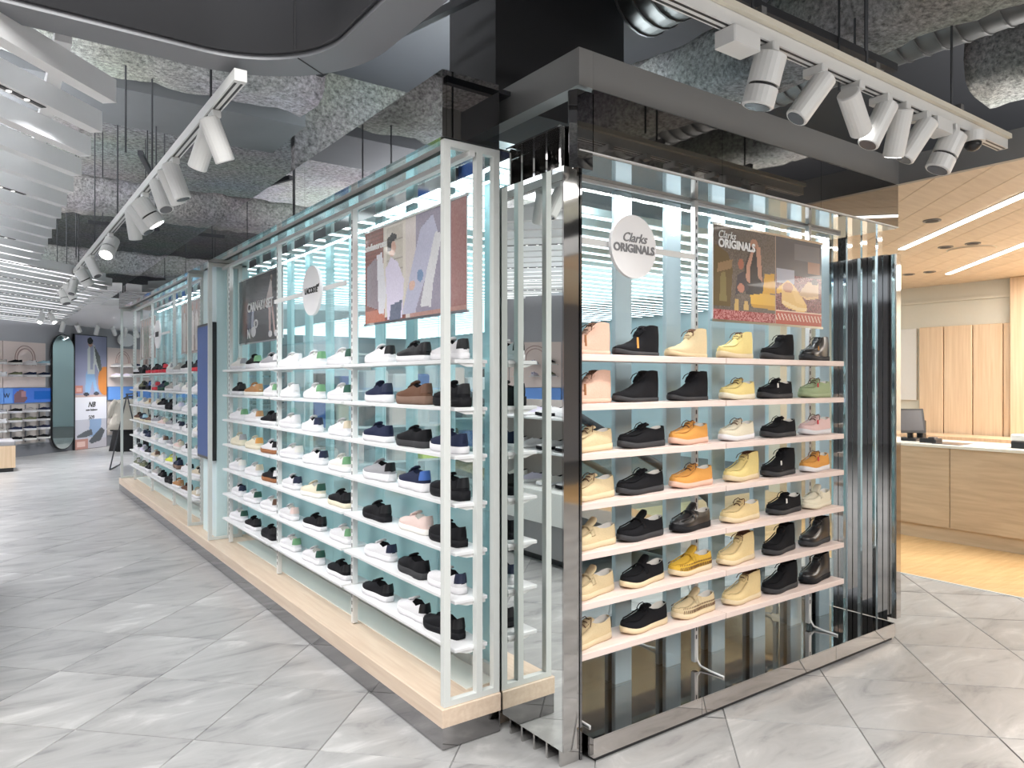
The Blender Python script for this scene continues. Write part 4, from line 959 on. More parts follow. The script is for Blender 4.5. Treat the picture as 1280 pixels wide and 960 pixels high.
BY = {'A': (2.745, 4.015), 'B': (4.015, 5.36), 'C': (5.36, 6.66), 'D': (7.72, 9.02), 'E': (9.02, 10.35), 'F': (10.35, 11.68)}
rs = random.Random(11)
for bay, rows in BAY.items():
    y0, y1 = BY[bay]
    for k, row in enumerate(rows):
        ds = [describe(*it) for it in row]; ls = label_row(ds, ORD[k] + ' shelf ' + BW[bay])
        for i, (kd, up, so, ac) in enumerate(row):
            t = 1 - (0.17 + i * 0.335) if bay != 'A' else 1 - (0.235 + i * 0.335)
            y = y0 + (y1 - y0) * t + rs.uniform(-.012, .012)
            if bay == 'A': y = [3.70, 3.29, 2.96][i] + rs.uniform(-.01, .01) + (0.03 * (k - 3) / 3 if i == 2 else 0)
            put_shoe(kd, up, so, ac or up, 'navy' if up in ('navy',) else 'black' if (up in ('black', 'brown', 'grey') or ac in ('black', 'navy')) else 'offwhite', (1.768 + rs.uniform(-.008, .008), y, RZ[k] + .0005), math.pi / 2 + rs.uniform(-.08, .10), ls[i], 'sneakers on the white shelving', mat='shoe_smooth' if kd == 'low' and up == 'black' and k == 0 else None)
# boot display: (kind, upper, sole, tag, px centre)  six a shelf from the mirrored corner outward
CL = [[('desert', 'blush', 'blush', 'gum', 722), ('desert', 'black', 'darksole', 'orange', 795), ('desert', 'sand', 'sand', None, 858), ('mocboot', 'yellow', 'crepe', None, 919), ('mocboot', 'black', 'darksole', None, 972), ('mocboot', 'black', 'darksole', 'orange', 1019)],
      [('desert', 'blush', 'blush', 'gum', 718), ('desert', 'black', 'darksole', None, 794), ('desert', 'black', 'darksole', None, 860), ('moc', 'yellow', 'cream', None, 922), ('moc', 'black', 'darksole', 'offwhite', 969), ('moc', 'sage', 'sage', 'red', 1025)],
      [('moc', 'sand', 'crepe', None, 735), ('moc', 'black', 'darksole', None, 802), ('moc', 'orange', 'blush', None, 861), ('moc', 'cream', 'white', None, 921), ('moc', 'black', 'darksole', None, 973), ('moc', 'rose', 'white', 'red', 1022)],
      [('moc', 'sand', 'crepe', None, 737), ('moc', 'black', 'darksole', None, 797), ('moc', 'orange', 'blush', None, 864), ('mocboot', 'yellow', 'crepe', None, 927), ('mocboot', 'black', 'darksole', 'offwhite', 973), ('moc', 'orange', 'white', 'red', 1027)],
      [('loafer', 'sand', 'crepe', None, 737), ('loafer', 'black', 'darksole', None, 800), ('loafer', 'black', 'black', None, 863), ('moc', 'maple', 'crepe', None, 925), ('moc', 'black', 'darksole', 'offwhite', 980), ('loafer', 'cream', 'cream', None, 1023)],
      [('loafer', 'sand', 'crepe', None, 737), ('loafer', 'black', 'crepe', None, 803), ('loafer', 'ochre', 'crepe', None, 863), ('mocboot', 'maple', 'crepe', None, 920), ('mocboot', 'black', 'darksole', None, 974), ('mocboot', 'black', 'darksole', None, 1022)],
      [('moc', 'sand', 'crepe', None, 733), ('moc', 'black', 'crepe', None, 805), ('loafer', 'sand', 'crepe', None, 867), ('mocboot', 'maple', 'crepe', None, 927), ('mocboot', 'black', 'darksole', None, 975), ('mocboot', 'black', 'black', None, 1021)]]
for k, row in enumerate(CL):
    ds = [describe(kd, up, so, None, tc) for kd, up, so, tc, px in row]; ls = label_row(ds, ORD[k] + ' wooden shelf')
    for i, (kd, up, so, tc, px) in enumerate(row):
        x = ony(px, 600, 2.43)[0]; x = min(max(x, 2.15), 3.94)
        if i: x = max(x, xprev + 0.318)
        xprev = x
        smooth = (up == 'black' and i in (2, 5) and k in (4, 5, 6)) or (up == 'black' and i == 5)
        put_shoe(kd, up, so, up, 'offwhite' if kd in ('moc', 'loafer') else 'brown' if up != 'black' else 'black', (x, 2.432, CZ[k] + .0005), math.pi + 0.10 + rs.uniform(-.05, .06), ls[i], 'shoes on the boot display', tc, 'shoe_smooth' if smooth else 'shoe_suede', stitch=(k in (5, 6) and i == 2))

# ================================================================== far wall (runs diagonally) and its displays
WA = np.array([0.265, 18.2]); WD = np.array([S2, S2]); WN = np.array([S2, -S2])
MW = Matrix(((S2, S2, 0, WA[0]), (S2, -S2, 0, WA[1]), (0, 0, 1, 0), (0, 0, 0, 1)))          # (s along, off towards room, z), left-handed: faces flipped below
def wall_s(px):
    d = ray(px, 476)[:2]; A = np.array([[d[0], -WD[0]], [d[1], -WD[1]]]); t, s = np.linalg.solve(A, WA); return s
def wall_z(px, py):
    d = ray(px, py); A = np.array([[d[0], -WD[0]], [d[1], -WD[1]]]); t, s = np.linalg.solve(A, WA); return HC + d[2] * t
class WB(MB):
    def __init__(s): MB.__init__(s, MW)
    def build(s, *a, **k): s.f = [tuple(reversed(f)) for f in s.f]; return MB.build(s, *a, **k)
fw = struct(WB().box(-13, 14, -0.2, 0, 0, 3.4).build('wall_far', 'wall_grey'), 'far grey wall with pink display panels and blue picture band', 'wall')
WB().box(-12.9, 13.9, 0.001, 0.02, 0.0, 0.24).build('baseboard_far', 'wall_dark_grey', fw)
px0, px1 = wall_s(59), wall_s(130)
arches = []
runs = [(-12.5, px0 - 0.06), (px1 + 0.06, 12.5)]
ncol = 0
DS = [('black', 'white'), ('black', 'darksole'), ('grey', 'white'), ('navy', 'white'), ('white', 'white'), ('mid', 'white'), ('black', 'offwhite'), ('olive', 'white'), ('offwhite', 'cream'), ('lav', 'white'), ('paleblue', 'white')]
rs2 = random.Random(5)
ROWZ = [1.95, 1.70, 1.50, 0.945, 0.755, 0.565, 0.36]
cols = []
for (a, b) in runs:
    s = b - 0.02 if b < 2 else a + 0.02
    while True:
        if b < 2: s0, s1 = s - 1.10, s; s -= 1.12
        else: s0, s1 = s, s + 1.10; s += 1.12
        if s0 < a or s1 > b: break
        cols.append((s0, s1))
for (s0, s1) in cols:
    WB().box(s0, s1, 0.001, 0.03, 1.46, 2.42).build('pink_panel', 'pink_panel', fw)
    WB().box(s0, s1, 0.001, 0.03, 0.27, 1.13).build('display_panel', 'shelf_backing', fw)
    b_ = WB().box(s0, s1, 0.001, 0.06, 1.13, 1.45).build('picture_band', 'blue_band', fw)
    c = (s0 + s1) / 2
    m = WB()
    for r in (0.20, 0.26): m.tube([(c + r * math.cos(math.pi * i / 16), 0.036, 2.08 + r * math.sin(math.pi * i / 16)) for i in range(17)], 0.008, 5)
    for r in (0.20, 0.26):
        for sg in (-1, 1): m.tube([(c + sg * r, 0.036, 1.92), (c + sg * r, 0.036, 2.08)], 0.008, 5)
    m.build('arch_line', 'arc_line', fw)
def art_band(u, v):
    A = Art(u, v, (0.20, 0.38, 0.85)); A.rect(0.55, 1, 0.15, 0.85, (0.05, 0.30, 0.75)); A.poly([(.02, 0), (.05, .7), (.2, .95), (.32, .8), (.36, .3), (.30, 0)], (0.40, 0.27, 0.30)); A.ell(.27, .6, .07, .25, (0.62, 0.42, 0.45)); return A.i
sa = wall_s(37)
poster('band_picture', 1.0, 0.30, 0.03, art_band, MW @ Matrix(((1, 0, 0, sa), (0, 0, 1, 0.066), (0, 1, 0, 1.29), (0, 0, 0, 1))), 'matte_print', fw)
textmesh('lettering', 'W', 0.14, 'black_ink', MW @ Matrix(((1, 0, 0, wall_s(5)), (0, 0, 1, 0.063), (0, 1, 0, 1.29), (0, 0, 0, 1))), fw)
# wall shoes: pegged display sneakers, three a panel
def pegshoe(s, z, up, so, lab):
    p = WA + WD * s + WN * 0.13
    r = put_shoe('display', up, so, up, 'black', (p[0], p[1], z), 2.6, lab, 'sneakers on the far wall')
    m = MB(); q = WA + WD * s + WN * 0.04
    return r
npeg = 0
PEG = None
for ci, (s0, s1) in enumerate(cols):
    d_ = proj(tuple(WA + WD * (s0 + .55)) + (1.5,))
    direct = d_[2] > 0 and -60 < d_[0] < 460
    V = WA + WD * (s0 + .55); vr = proj((2 * 1.915 - V[0], V[1], 1.5)); refl = vr[2] > 0 and 600 < vr[0] < 730
    if not (direct or refl): continue
    for i in range(3):
        s = s0 + 0.18 + i * 0.37
        pw = WB().box(s - 0.012, s + 0.012, 0.031, 0.045, 0.30, 1.10).build('peg_rail', 'wall_dark_grey', fw)
        for k, z in enumerate(ROWZ):
            if z == 1.50: continue
            if direct and d_[0] > 250 and (k in (0, 6)): continue
            up, so = rs2.choice(DS[:8]) if k > 2 else rs2.choice(DS[2:])
            WB().box(s - 0.12, s + 0.12, 0.031, 0.20, z - 0.012, z).build('ledge', 'white_paint', fw)
            where = ('left of the arched mirror' if s < px0 else 'past the lettered stand')
            pegshoe(s, z + .001, up, so, '%s sneaker on %s %s' % (CN[up], {0: 'far-wall topmost ledge', 1: 'ledge above blue band', 3: 'first ledge below blue band', 4: 'second ledge below blue band', 5: 'third ledge below blue band', 6: 'far-wall lowest ledge'}[k], 'before the arched mirror' if s < px0 else 'past the picture stand'))
            npeg += 1
# arched mirror leaning on the wall
sm0, sm1 = wall_s(60), wall_s(88); zb = wall_z(74, 562); ztp = wall_z(74, 418); cm = (sm0 + sm1) / 2; rm = (sm1 - sm0) / 2
def stadium(r, z0, z1, off):
    pts = []
    for i in range(17): a = math.pi * i / 16; pts.append((cm + r * math.cos(a), off, z1 - r + r * math.sin(a)))
    for i in range(17): a = math.pi + math.pi * i / 16; pts.append((cm + r * math.cos(a), off, z0 + r + r * math.sin(a)))
    return pts
B = WA + WD * cm + WN * 0.1
am = thing('arched_mirror', 'tall round-ended mirror with thin black rim on the far wall', 'mirror', (B[0], B[1], zb))
p1 = stadium(rm, zb, ztp, 0.07); p2 = stadium(rm, zb, ztp, 0.10); n = len(p1)
WB().add(p1 + p2, [tuple(range(n)), tuple(range(2 * n - 1, n - 1, -1))] + [(i, n + i, n + (i + 1) % n, (i + 1) % n) for i in range(n)]).build('rim', 'black_metal', am)
p1 = stadium(rm - 0.018, zb + 0.018, ztp - 0.018, 0.1005); p2 = stadium(rm - 0.018, zb + 0.018, ztp - 0.018, 0.104)
WB().add(p1 + p2, [tuple(range(n)), tuple(range(2 * n - 1, n - 1, -1))] + [(i, n + i, n + (i + 1) % n, (i + 1) % n) for i in range(n)]).build('mirror_glass', 'clear_mirror', am)
# lettered picture stand
s0, s1 = wall_s(89.5), wall_s(129); z0 = wall_z(110, 560); z1 = wall_z(110, 420)
sw, sh = s1 - s0, z1 - z0; B = WA + WD * (s0 + s1) / 2 + WN * 0.1
nb = thing('picture_stand', 'tall framed picture stand of leaning person above lettering and shoes', 'poster', (B[0], B[1], z0))
WB().box(s0 - 0.02, s1 + 0.02, 0.05, 0.09, z0 - 0.02, z1 + 0.02).build('frame', 'black_metal', nb)
def art_nb(u, v):
    A = Art(u, v, (0.60, 0.60, 0.70))
    A.rect(0, 1, 0.46, 1, (0.46, 0.47, 0.60)); A.i *= (0.85 + 0.25 * np.clip(1 - abs(u - .45) * 1.6, 0, 1))[..., None]
    A.rect(0, 1, 0.40, 0.475, (0.62, 0.50, 0.48))
    A.ell(.93, .60, .22, .13, (0.72, 0.38, 0.16)); A.rect(0, .24, .49, .56, (0.62, 0.36, 0.32)); A.rect(.03, .2, .505, .54, (0.72, 0.5, 0.46))
    A.poly([(.30, .50), (.33, .66), (.42, .72), (.52, .73), (.60, .66), (.66, .56), (.72, .50), (.62, .48), (.54, .60), (.45, .50), (.40, .47)], (0.42, 0.58, 0.78))
    A.poly([(.38, .66), (.38, .88), (.46, .93), (.60, .92), (.76, .82), (.82, .72), (.74, .68), (.62, .76), (.60, .66)], (0.72, 0.74, 0.74)); A.poly([(.58, .92), (.78, .82), (.84, .70), (.76, .68), (.66, .78)], (0.26, 0.28, 0.27)); A.poly([(.46, .92), (.47, .70), (.56, .70), (.57, .92)], (0.50, 0.52, 0.62))
    A.ell(.47, .935, .075, .035, (0.60, 0.42, 0.36)); A.ell(.46, .955, .09, .03, (0.05, 0.045, 0.05)); A.ell(.34, .48, .09, .016, (0.15, 0.15, 0.18)); A.ell(.66, .485, .09, .016, (0.15, 0.15, 0.18))
    A.rect(0, 1, 0.36, 0.455, (0.80, 0.80, 0.85)); A.rect(0, 1, 0, 0.36, (0.64, 0.64, 0.70)); A.rect(0, 1, 0.26, 0.40, (0.80, 0.80, 0.86)) 
    A.rect(0, 1, 0, .08, (0.62, 0.60, 0.64)); A.poly([(.42, .10), (.45, .26), (.82, .26), (.80, .10)], (0.42, 0.52, 0.68)); A.poly([(.05, .12), (.3, .155), (.5, .17), (.55, .12), (.3, .10), (.06, .10)], (0.24, 0.25, 0.27)); A.poly([(.42, .06), (.5, .09), (.82, .18), (.94, .15), (.8, .06), (.5, .04)], (0.22, 0.23, 0.25)); A.rect(0, .40, .0, .09, (0.62, 0.40, 0.36)); A.rect(.06, .3, .02, .07, (0.80, 0.62, 0.58))
    return A.i
MP = MW @ Matrix(((1, 0, 0, (s0 + s1) / 2), (0, 0, 1, 0.094), (0, 1, 0, (z0 + z1) / 2), (0, 0, 0, 1)))
poster('print', sw, sh, 0.018, art_nb, MP, 'matte_print', nb)
textmesh('lettering', 'NB', 0.17, 'black_ink', MP @ Matrix.Translation((0, -0.32 * 1.0 + 0.02, 0.004)), nb, 0.004, 0.35)
textmesh('lettering', 'new balance', 0.075, 'black_ink', MP @ Matrix.Translation((0, -0.42, 0.004)), nb, 0.0, 0.2)
textmesh('lettering', '509', 0.13, 'black_ink', MP @ Matrix.Translation((0, -0.62 + 0.02, 0.004)), nb)
# round-ended wall sign
sw0 = wall_s(154); zz = wall_z(154, 425)
t = WB(); pts = [(sw0 + 0.30 * math.cos(a) , 0.06, zz + 0.17 * math.sin(a)) for a in [2 * math.pi * i / 32 for i in range(32)]]; p2 = [(x, 0.10, z) for x, y, z in pts]; n = 32
t.add(pts + p2, [tuple(range(n)), tuple(range(2 * n - 1, n - 1, -1))] + [(i, n + i, n + (i + 1) % n, (i + 1) % n) for i in range(n)])
tag(t.build('wall_sign', 'sign_white'), 'oval white sign high on the far wall past the picture stand', 'sign')
# wooden bench at the left edge
B = onz(9, 590); b = thing('display_bench', 'wooden cube bench with grey speckled pad on dark feet by the aisle', 'bench', (B[0] - 0.35, B[1] + 0.35, 0))
Mb = Matrix.Translation((B[0] - 0.34, B[1] + 0.30, 0)) @ Matrix.Rotation(math.pi / 4 - 0.75, 4, 'Z')
MB(Mb).box(-0.42, 0.42, -0.30, 0.30, 0.0, 0.07).build('foot_frame', 'black_metal', b); MB(Mb).bbox(-0.45, 0.45, -0.33, 0.33, 0.07, 0.46, 0.006).build('wooden_body', 'panel_wood', b); MB(Mb).bbox(-0.45, 0.45, -0.33, 0.33, 0.4605, 0.55, 0.02).build('seat_pad', 'block_grey', b)

# ------------------------------------------------------------------ clothes rails with garments
def garment(name, mat, M, w, h, d, label, group=None, sleeves=True, seed=1):
    t = thing(name, label, 'garment', tuple(M.translation), 0, group); r = random.Random(seed)
    m = MB(M); prof = [(0.0, .10, .03), (.03, .30, .06), (.08, .48, .10), (.2, .50, .12), (.45, .52, .14), (.75, .60, .16), (1.0, .68, .18)]; n = 20; v = []
    for q, (f, ww, dd) in enumerate(prof):
        for i in range(n):
            a = 2 * math.pi * i / n; fo = 1 + 0.12 * math.sin(i * 2.6 + seed) * f
            v.append((math.cos(a) * w * ww * fo, math.sin(a) * d * dd * 4 * fo, -h * f))
    f = [(k * n + i, (k + 1) * n + i, (k + 1) * n + (i + 1) % n, k * n + (i + 1) % n) for k in range(len(prof) - 1) for i in range(n)] + [tuple(range(n)), tuple(range(len(prof) * n - 1, (len(prof) - 1) * n - 1, -1))]
    m.add(v, f).build('body', mat, t, True)
    if sleeves:
        for s in (-1, 1): MB(M).tube([(s * w * .40, 0, -h * .05), (s * w * .56, -.02, -h * .25), (s * w * .62, -.05, -h * .62)], [.05, .06, .05], 8).build('sleeve', mat, t, True)
    MB(M).tube([(-w * .3, 0, -.012), (0, 0, .05), (w * .3, 0, -.012)], .006, 5).build('hanger', 'black_metal', t)
    MB(M).tube([(0, 0, .05), (0, 0, .075)], .004, 5).build('hook', 'chrome', t)
    return t
def rail(loc, ang, label, items, gl):
    t = thing('clothes_rail', label, 'clothes rail', loc); M = Matrix.Translation(loc) @ Matrix.Rotation(ang, 4, 'Z'); m = MB(M)
    for s in (-1, 1):
        MB(M).tube([(s * .45, -.28, .01), (s * .45, 0, 1.35)], .012, 6).build('leg', 'dark_metal', t); MB(M).tube([(s * .45, .28, .01), (s * .45, 0, 1.35)], .012, 6).build('leg', 'dark_metal', t)
    for y in (-.28, .28): MB(M).tube([(-.45, y, .012), (.45, y, .012)], .012, 6).build('foot_bar', 'dark_metal', t)
    MB(M).tube([(-.52, 0, 1.36), (.52, 0, 1.36)], .012, 6).build('hanging_bar', 'dark_metal', t)
    for i, (mt, x, h, lab) in enumerate(items):
        garment('hanging_coat', mt, M @ Matrix.Translation((x, 0, 1.27)) @ Matrix.Rotation(math.pi / 2 + 0.1, 4, 'Z'), .46, h, .11, lab, gl, True, i + 1)
B = onz(152, 587)
rail((B[0] + .22, B[1] + .35, 0), 1.25, 'low black clothes rail holding beige and black coats past the shelving end', [('cream_cloth', -.36, .55, 'cream top hanging at the end of the clothes rail by the shelving'), ('black_cloth', -.18, .95, 'long black coat hanging next to the cream top'), ('beige_cloth', .02, .78, 'beige coat hanging between two black coats'), ('black_cloth', .26, 1.0, 'long black coat hanging at the far end of the shelving rail')], 'coats by the shelving')

# ------------------------------------------------------------------ gondola on the left side of the aisle (seen in the mirror sheet)
g = thing('shoe_gondola', 'stepped speckled gondola of white sneakers with grey base across the aisle', 'display stand', (-0.5, 5.6, 0))
box('plinth', 'black_metal', -0.86, -0.19, 4.72, 6.98, 0, 0.07, g); box('lower_block', 'block_grey', -0.92, -0.13, 4.66, 7.04, 0.07, 0.36, g); MB().bbox(-0.95, -0.10, 4.63, 7.07, 0.361, 0.66, 0.02).build('upper_block', 'terrazzo', g)
box('spine', 'shelf_backing', -0.56, -0.52, 4.7, 7.0, 0.661, 1.42, g)
for z in (0.98, 1.28): MB().bbox(-0.50, -0.13, 4.68, 7.02, z - 0.02, z, 0.003).build('shelf', 'white_paint', g); 
for y in (4.69, 5.85, 7.0): box('side_bracket', 'white_metal', -0.518, -0.15, y - 0.006, y + 0.006, 0.662, 1.43, g)
rs3 = random.Random(9)
for k, z in enumerate((0.66, 0.98, 1.28)):
    for i in range(8):
        up, so = rs3.choice([('white', 'white'), ('white', 'white'), ('offwhite', 'white'), ('white', 'black'), ('black', 'white'), ('pink', 'white'), ('lav', 'white')])
        put_shoe('display', up, so, up, 'black', (-0.31, 4.86 + i * 0.28, z + .0015), math.pi * 0.06 + rs3.uniform(-.1, .1), '%s sneaker on the %s tier of the speckled gondola' % (CN[up], ('block', 'middle', 'top')[k]), 'sneakers on the gondola')
wb = thing('wooden_cabinet', 'pale wooden cabinet beside the speckled gondola', 'cabinet', (-0.5, 4.2, 0))
MB().bbox(-0.85, -0.20, 3.70, 4.55, 0.06, 0.62, 0.005).build('body', 'panel_wood', wb); box('plinth', 'black_metal', -0.82, -0.23, 3.73, 4.52, 0.0, 0.06, wb); box('door', 'panel_wood', -0.199, -0.185, 3.72, 4.53, 0.08, 0.60, wb)

# ------------------------------------------------------------------ the shop behind the island, seen through the glass
# slatted led ceiling
lc = struct(empty('ceiling_led', (4, 9, 3.05)), 'pale slatted ceiling with rows of white led lines behind the island', 'ceiling')
y = 3.3
while y < 22.0:
    x1 = min(11.9, y / 0.60)
    a = max(2.35, y - 17.2)
    b = MB().box(a, x1, y, y + 0.13, 3.02, 3.10).build('slat', 'cyan_panel', lc)
    box('led_line', 'led_white', a + 0.02, x1 - 0.02, y + 0.04, y + 0.09, 3.012, 3.0195, b)
    y += 0.34
struct(box('wall_back', 'cyan_panel', 12.0, 12.2, 6.5, 27, 0, 4.29), 'pale cyan wall closing the shop behind the island')
# escalator
es = thing('escalator', 'glass-sided escalator rising behind the boot display', 'escalator', (5.4, 5.2, 0))
def inclined(x0, z0, x1, z1, y, th, hgt, name, mat):
    MB().add([(x0, y - th, z0), (x1, y - th, z1), (x1, y - th, z1 + hgt), (x0, y - th, z0 + hgt), (x0, y + th, z0), (x1, y + th, z1), (x1, y + th, z1 + hgt), (x0, y + th, z0 + hgt)], [(0, 1, 2, 3), (7, 6, 5, 4), (0, 4, 5, 1), (1, 5, 6, 2), (2, 6, 7, 3), (3, 7, 4, 0)]).build(name, mat, es)
for y in (4.4, 5.5):
    inclined(3.3, 0.95, 5.2, -0.0, y, 0.012, 0.62, 'glass_side', 'escalator_glass'); inclined(3.3, 0.72, 5.2, -0.23 + 0.24, y, 0.06, 0.22, 'skirt', 'steel_mirror')
    MB().tube([(3.25, y, 1.60), (5.2, y, 0.645), (5.42, y, 0.50), (5.48, y, 0.34), (5.40, y, 0.2)], 0.035, 8).build('handrail', 'handrail_rubber', es, True)
for i in range(9): MB().box(3.3 + i * 0.2, 3.5 + i * 0.2, 4.48, 5.42, 0.62 - i * 0.072, 0.74 - i * 0.072).build('step', 'duct_metal', es)
# accessory shelving beyond
rs4 = random.Random(21)
for gi, (gx, gy, lab) in enumerate(((5.8, 8.6, 'white accessory shelving behind the escalator'), (3.6, 7.6, 'white accessory shelving behind the cyan fins'))):
    s = thing('accessory_shelving', lab, 'shelf', (gx, gy, 0))
    for dx in (-0.9, 0.9): box('side_panel', 'white_paint', gx + dx - 0.015, gx + dx + 0.015, gy - 0.2, gy + 0.2, 0, 2.0, s)
    for z in (0.3, 0.7, 1.1, 1.5, 1.9): box('shelf', 'white_paint', gx - 0.884, gx + 0.884, gy - 0.2, gy + 0.2, z - 0.02, z, s)
    for z in (0.3, 0.7, 1.1, 1.5):
        x = gx - 0.8
        while x < gx + 0.5:
            w_ = rs4.uniform(0.2, 0.32); hh = rs4.uniform(0.14, 0.3); cn = rs4.choice(['navy', 'rose', 'lime', 'black', 'white', 'grey', 'blue', 'tan', 'white', 'pink', 'beige'])
            q = tag(MB().bbox(x, x + w_, gy - 0.15, gy + 0.12, z + .001, z + hh, 0.02).build('shoe_box', 'box_card', None, color=C[cn]), '%s carton on the %s' % (CN[cn], lab), 'box', 'cartons behind the island')
            x += w_ + 0.06

# ================================================================== ceiling details
# white slat ceiling on the left, slats running diagonally
sl = struct(empty('ceiling_slats', (-2, 8, 2.86)), 'white slatted ceiling panels on the left with led lines', 'ceiling')
ZL = 2.86; th = math.radians(43); sd = np.array([math.sin(th), math.cos(th)])
ends = []
y = onz(137, 129, ZL)[1]; yend0 = y
XSL = 0.47
E0 = onz(137, 129, ZL); XSL = E0[0]
step = (onz(110, 164, ZL)[1] - E0[1])
k = 0; i = 0
yv = E0[1] + k * step
while yv < 20.5:
    L = 6.2 if yv < 14 else 5.0
    xe = XSL if yv < 9.6 else (XSL + min(0.9, (yv - 9.6) * 0.8))
    A = np.array([xe, yv]); Bp = A - sd * L
    nv = np.array([sd[1], -sd[0]]) * 0.033
    P = [tuple(Bp - nv), tuple(Bp + nv), tuple(A + nv), tuple(A - nv)]
    if yv > 2.2:
        o = MB().prism(P, ZL, ZL + 0.105).build('slat', 'slat_white', sl)
        if i % 4 == 1:
            P2 = [tuple(Bp + sd * .1 - nv * .35), tuple(Bp + sd * .1 + nv * .35), tuple(A - sd * .35 + nv * .35), tuple(A - sd * .35 - nv * .35)]
            MB().prism(P2, ZL - 0.004, ZL - 0.0005).build('light_slot', 'black_metal', o)
            m = MB(); q = 0.3
            while q < L - 0.5:
                c = A - sd * (q + .15); m.disc((c[0], c[1], ZL - 0.005), (0, 0, 1), 0.012, 0.003, 8); q += 0.10
            d = m.build('led_dots', 'led_dot', o); d['kind'] = 'stuff'
        P4 = [tuple(Bp + sd * .1 - nv * .3), tuple(Bp + sd * .1 + nv * .3), tuple(A - sd * .12 + nv * .3), tuple(A - sd * .12 - nv * .3)]
        if i % 4 != 1 and yv > 8.0: MB().prism(P4, ZL - 0.004, ZL - 0.0005).build('led_strip', 'slat_led', o)
        # led line on the upper shoulder of each slat, facing away from the aisle
        P3 = [tuple(Bp - nv * 1.25), tuple(Bp - nv * 1.02), tuple(A - sd * .05 - nv * 1.02), tuple(A - sd * .05 - nv * 1.25)]
        MB().prism(P3, ZL + 0.02, ZL + 0.045).build('led_line', 'led_soft', o)
    yv += step; i += 1
for x in (0.26, -1.6, -3.2): MB().box(x - 0.03, x + 0.03, 3.45, 17.0, ZL + 0.106, ZL + 0.16).build('cross_bar', 'slat_white', sl)
# smaller slats in the far shop
fs = struct(empty('ceiling_slats_far', (3, 17, 2.86)), 'white slatted ceiling of the far shop')
y = 10.6
while y < 21.5:
    P = rectclip([(0.2, y + 1.5), (0.2, y + 1.62), (6.5, y - 0.9 + .12), (6.5, y - 0.9)], 1.1, 1.58 if y < 13 else 6.0, 10.4, 22)
    if len(P) >= 3: MB().prism(P[::-1] if sum(P[i][0] * P[(i + 1) % len(P)][1] - P[(i + 1) % len(P)][0] * P[i][1] for i in range(len(P))) < 0 else P, ZL + .01, ZL + 0.12).build('slat', 'slat_white', fs)
    y += 0.22
# sprayed fireproofed beams: displaced boxes with rounded section
def rough_beam(name, axis, c, z, wdt, hgt, a, b, mat, seed, label):
    r = np.random.RandomState(seed); n = max(8, int((b - a) / 0.09)); k = 14; v = []; off = r.rand(n + 1, k) 
    for i in range(n + 1):
        t = a + (b - a) * i / n
        for j in range(k):
            an = 2 * math.pi * j / k; ca, sa = math.cos(an), math.sin(an)
            e = 0.55; px = math.copysign(abs(ca) ** e, ca) * wdt / 2; pz = math.copysign(abs(sa) ** e, sa) * hgt / 2
            q = 1 + (off[i, j] - .5) * 0.16
            p = (t, c + px * q, z + pz * q) if axis == 'x' else (c + px * q, t, z + pz * q); v.append(p)
    f = [(i * k + j, i * k + (j + 1) % k, (i + 1) * k + (j + 1) % k, (i + 1) * k + j) for i in range(n) for j in range(k)] + [tuple(range(k)), tuple(range((n + 1) * k - 1, n * k - 1, -1))]
    o = MB().add(v, f).build(name, mat, None, True); return struct(o, label, 'beam')
def yat(px, py, z): return onz(px, py, z)[1]
ZBm = 3.62
for i, (px, py, zz, wd, hg, x0, x1) in enumerate(((240, 92, 3.75, 0.55, 0.42, -5, 1.9), (170, 268, 3.60, 0.60, 0.36, -5, 2.6), (110, 337, 3.50, 0.60, 0.34, -5, 2.6))):
    yc = yat(px, py, zz - hg / 2) + wd * 0.3
    rough_beam('trim_%d' % (10 + i), 'x', yc, zz, wd, hg, x0, x1, 'sprayed_light', 30 + i, ('sprayed pale grey beam next to the curved bulkhead', 'sprayed pale grey beam crossing above the track middle', 'sprayed pale grey beam crossing above the track far end')[i])
yb = yat(200, 120, 3.5)
dct = tag(MB().box(-5, 2.0, yb + 0.15, yb + 0.95, 3.55, 3.95).build('square_duct', 'duct_grey'), 'dark grey square duct crossing under the open ceiling', 'duct')
for i, (c, zz, wd, hg, a, b) in enumerate(((3.75, 3.55, 0.50, 0.40, 0.2, 5.6), (5.6, 3.75, 0.55, 0.45, -4.0, 2.2), (2.4, 3.95, 0.5, 0.4, -5.0, 2.4))):
    rough_beam('trim_%d' % (14 + i), 'y', c, zz, wd, hg, a, b, 'sprayed_light', 50 + i, ('sprayed pale grey beam behind the right-hand light track', 'sprayed pale grey beam over the timber ceiling edge', 'sprayed pale grey beam above the aisle')[i])
rough_beam('trim_18', 'x', 0.9, 3.9, 0.6, 0.5, 1.6, 6, 'sprayed_light', 77, 'sprayed pale grey cross beam above the right-hand track')
# spiral ducts
for i, (x, z, r_, a, b, lab) in enumerate(((4.55, 3.75, 0.20, -0.6, 3.4, 'ribbed silver spiral duct above the track end'), (3.1, 3.85, 0.24, 1.95, 3.0, 'dark ribbed spiral duct above the beam'))):
    t = thing('spiral_duct', lab, 'duct', (x, a, z)); MB().tube([(x, a, z), (x, b, z)], r_, 24).build('pipe', 'duct_metal', t, True)
    yk = a + 0.05
    while yk < b: MB().tube([(x, yk, z), (x, yk + 0.012, z)], r_ + 0.008, 24).build('rib', 'duct_metal', t); yk += 0.11
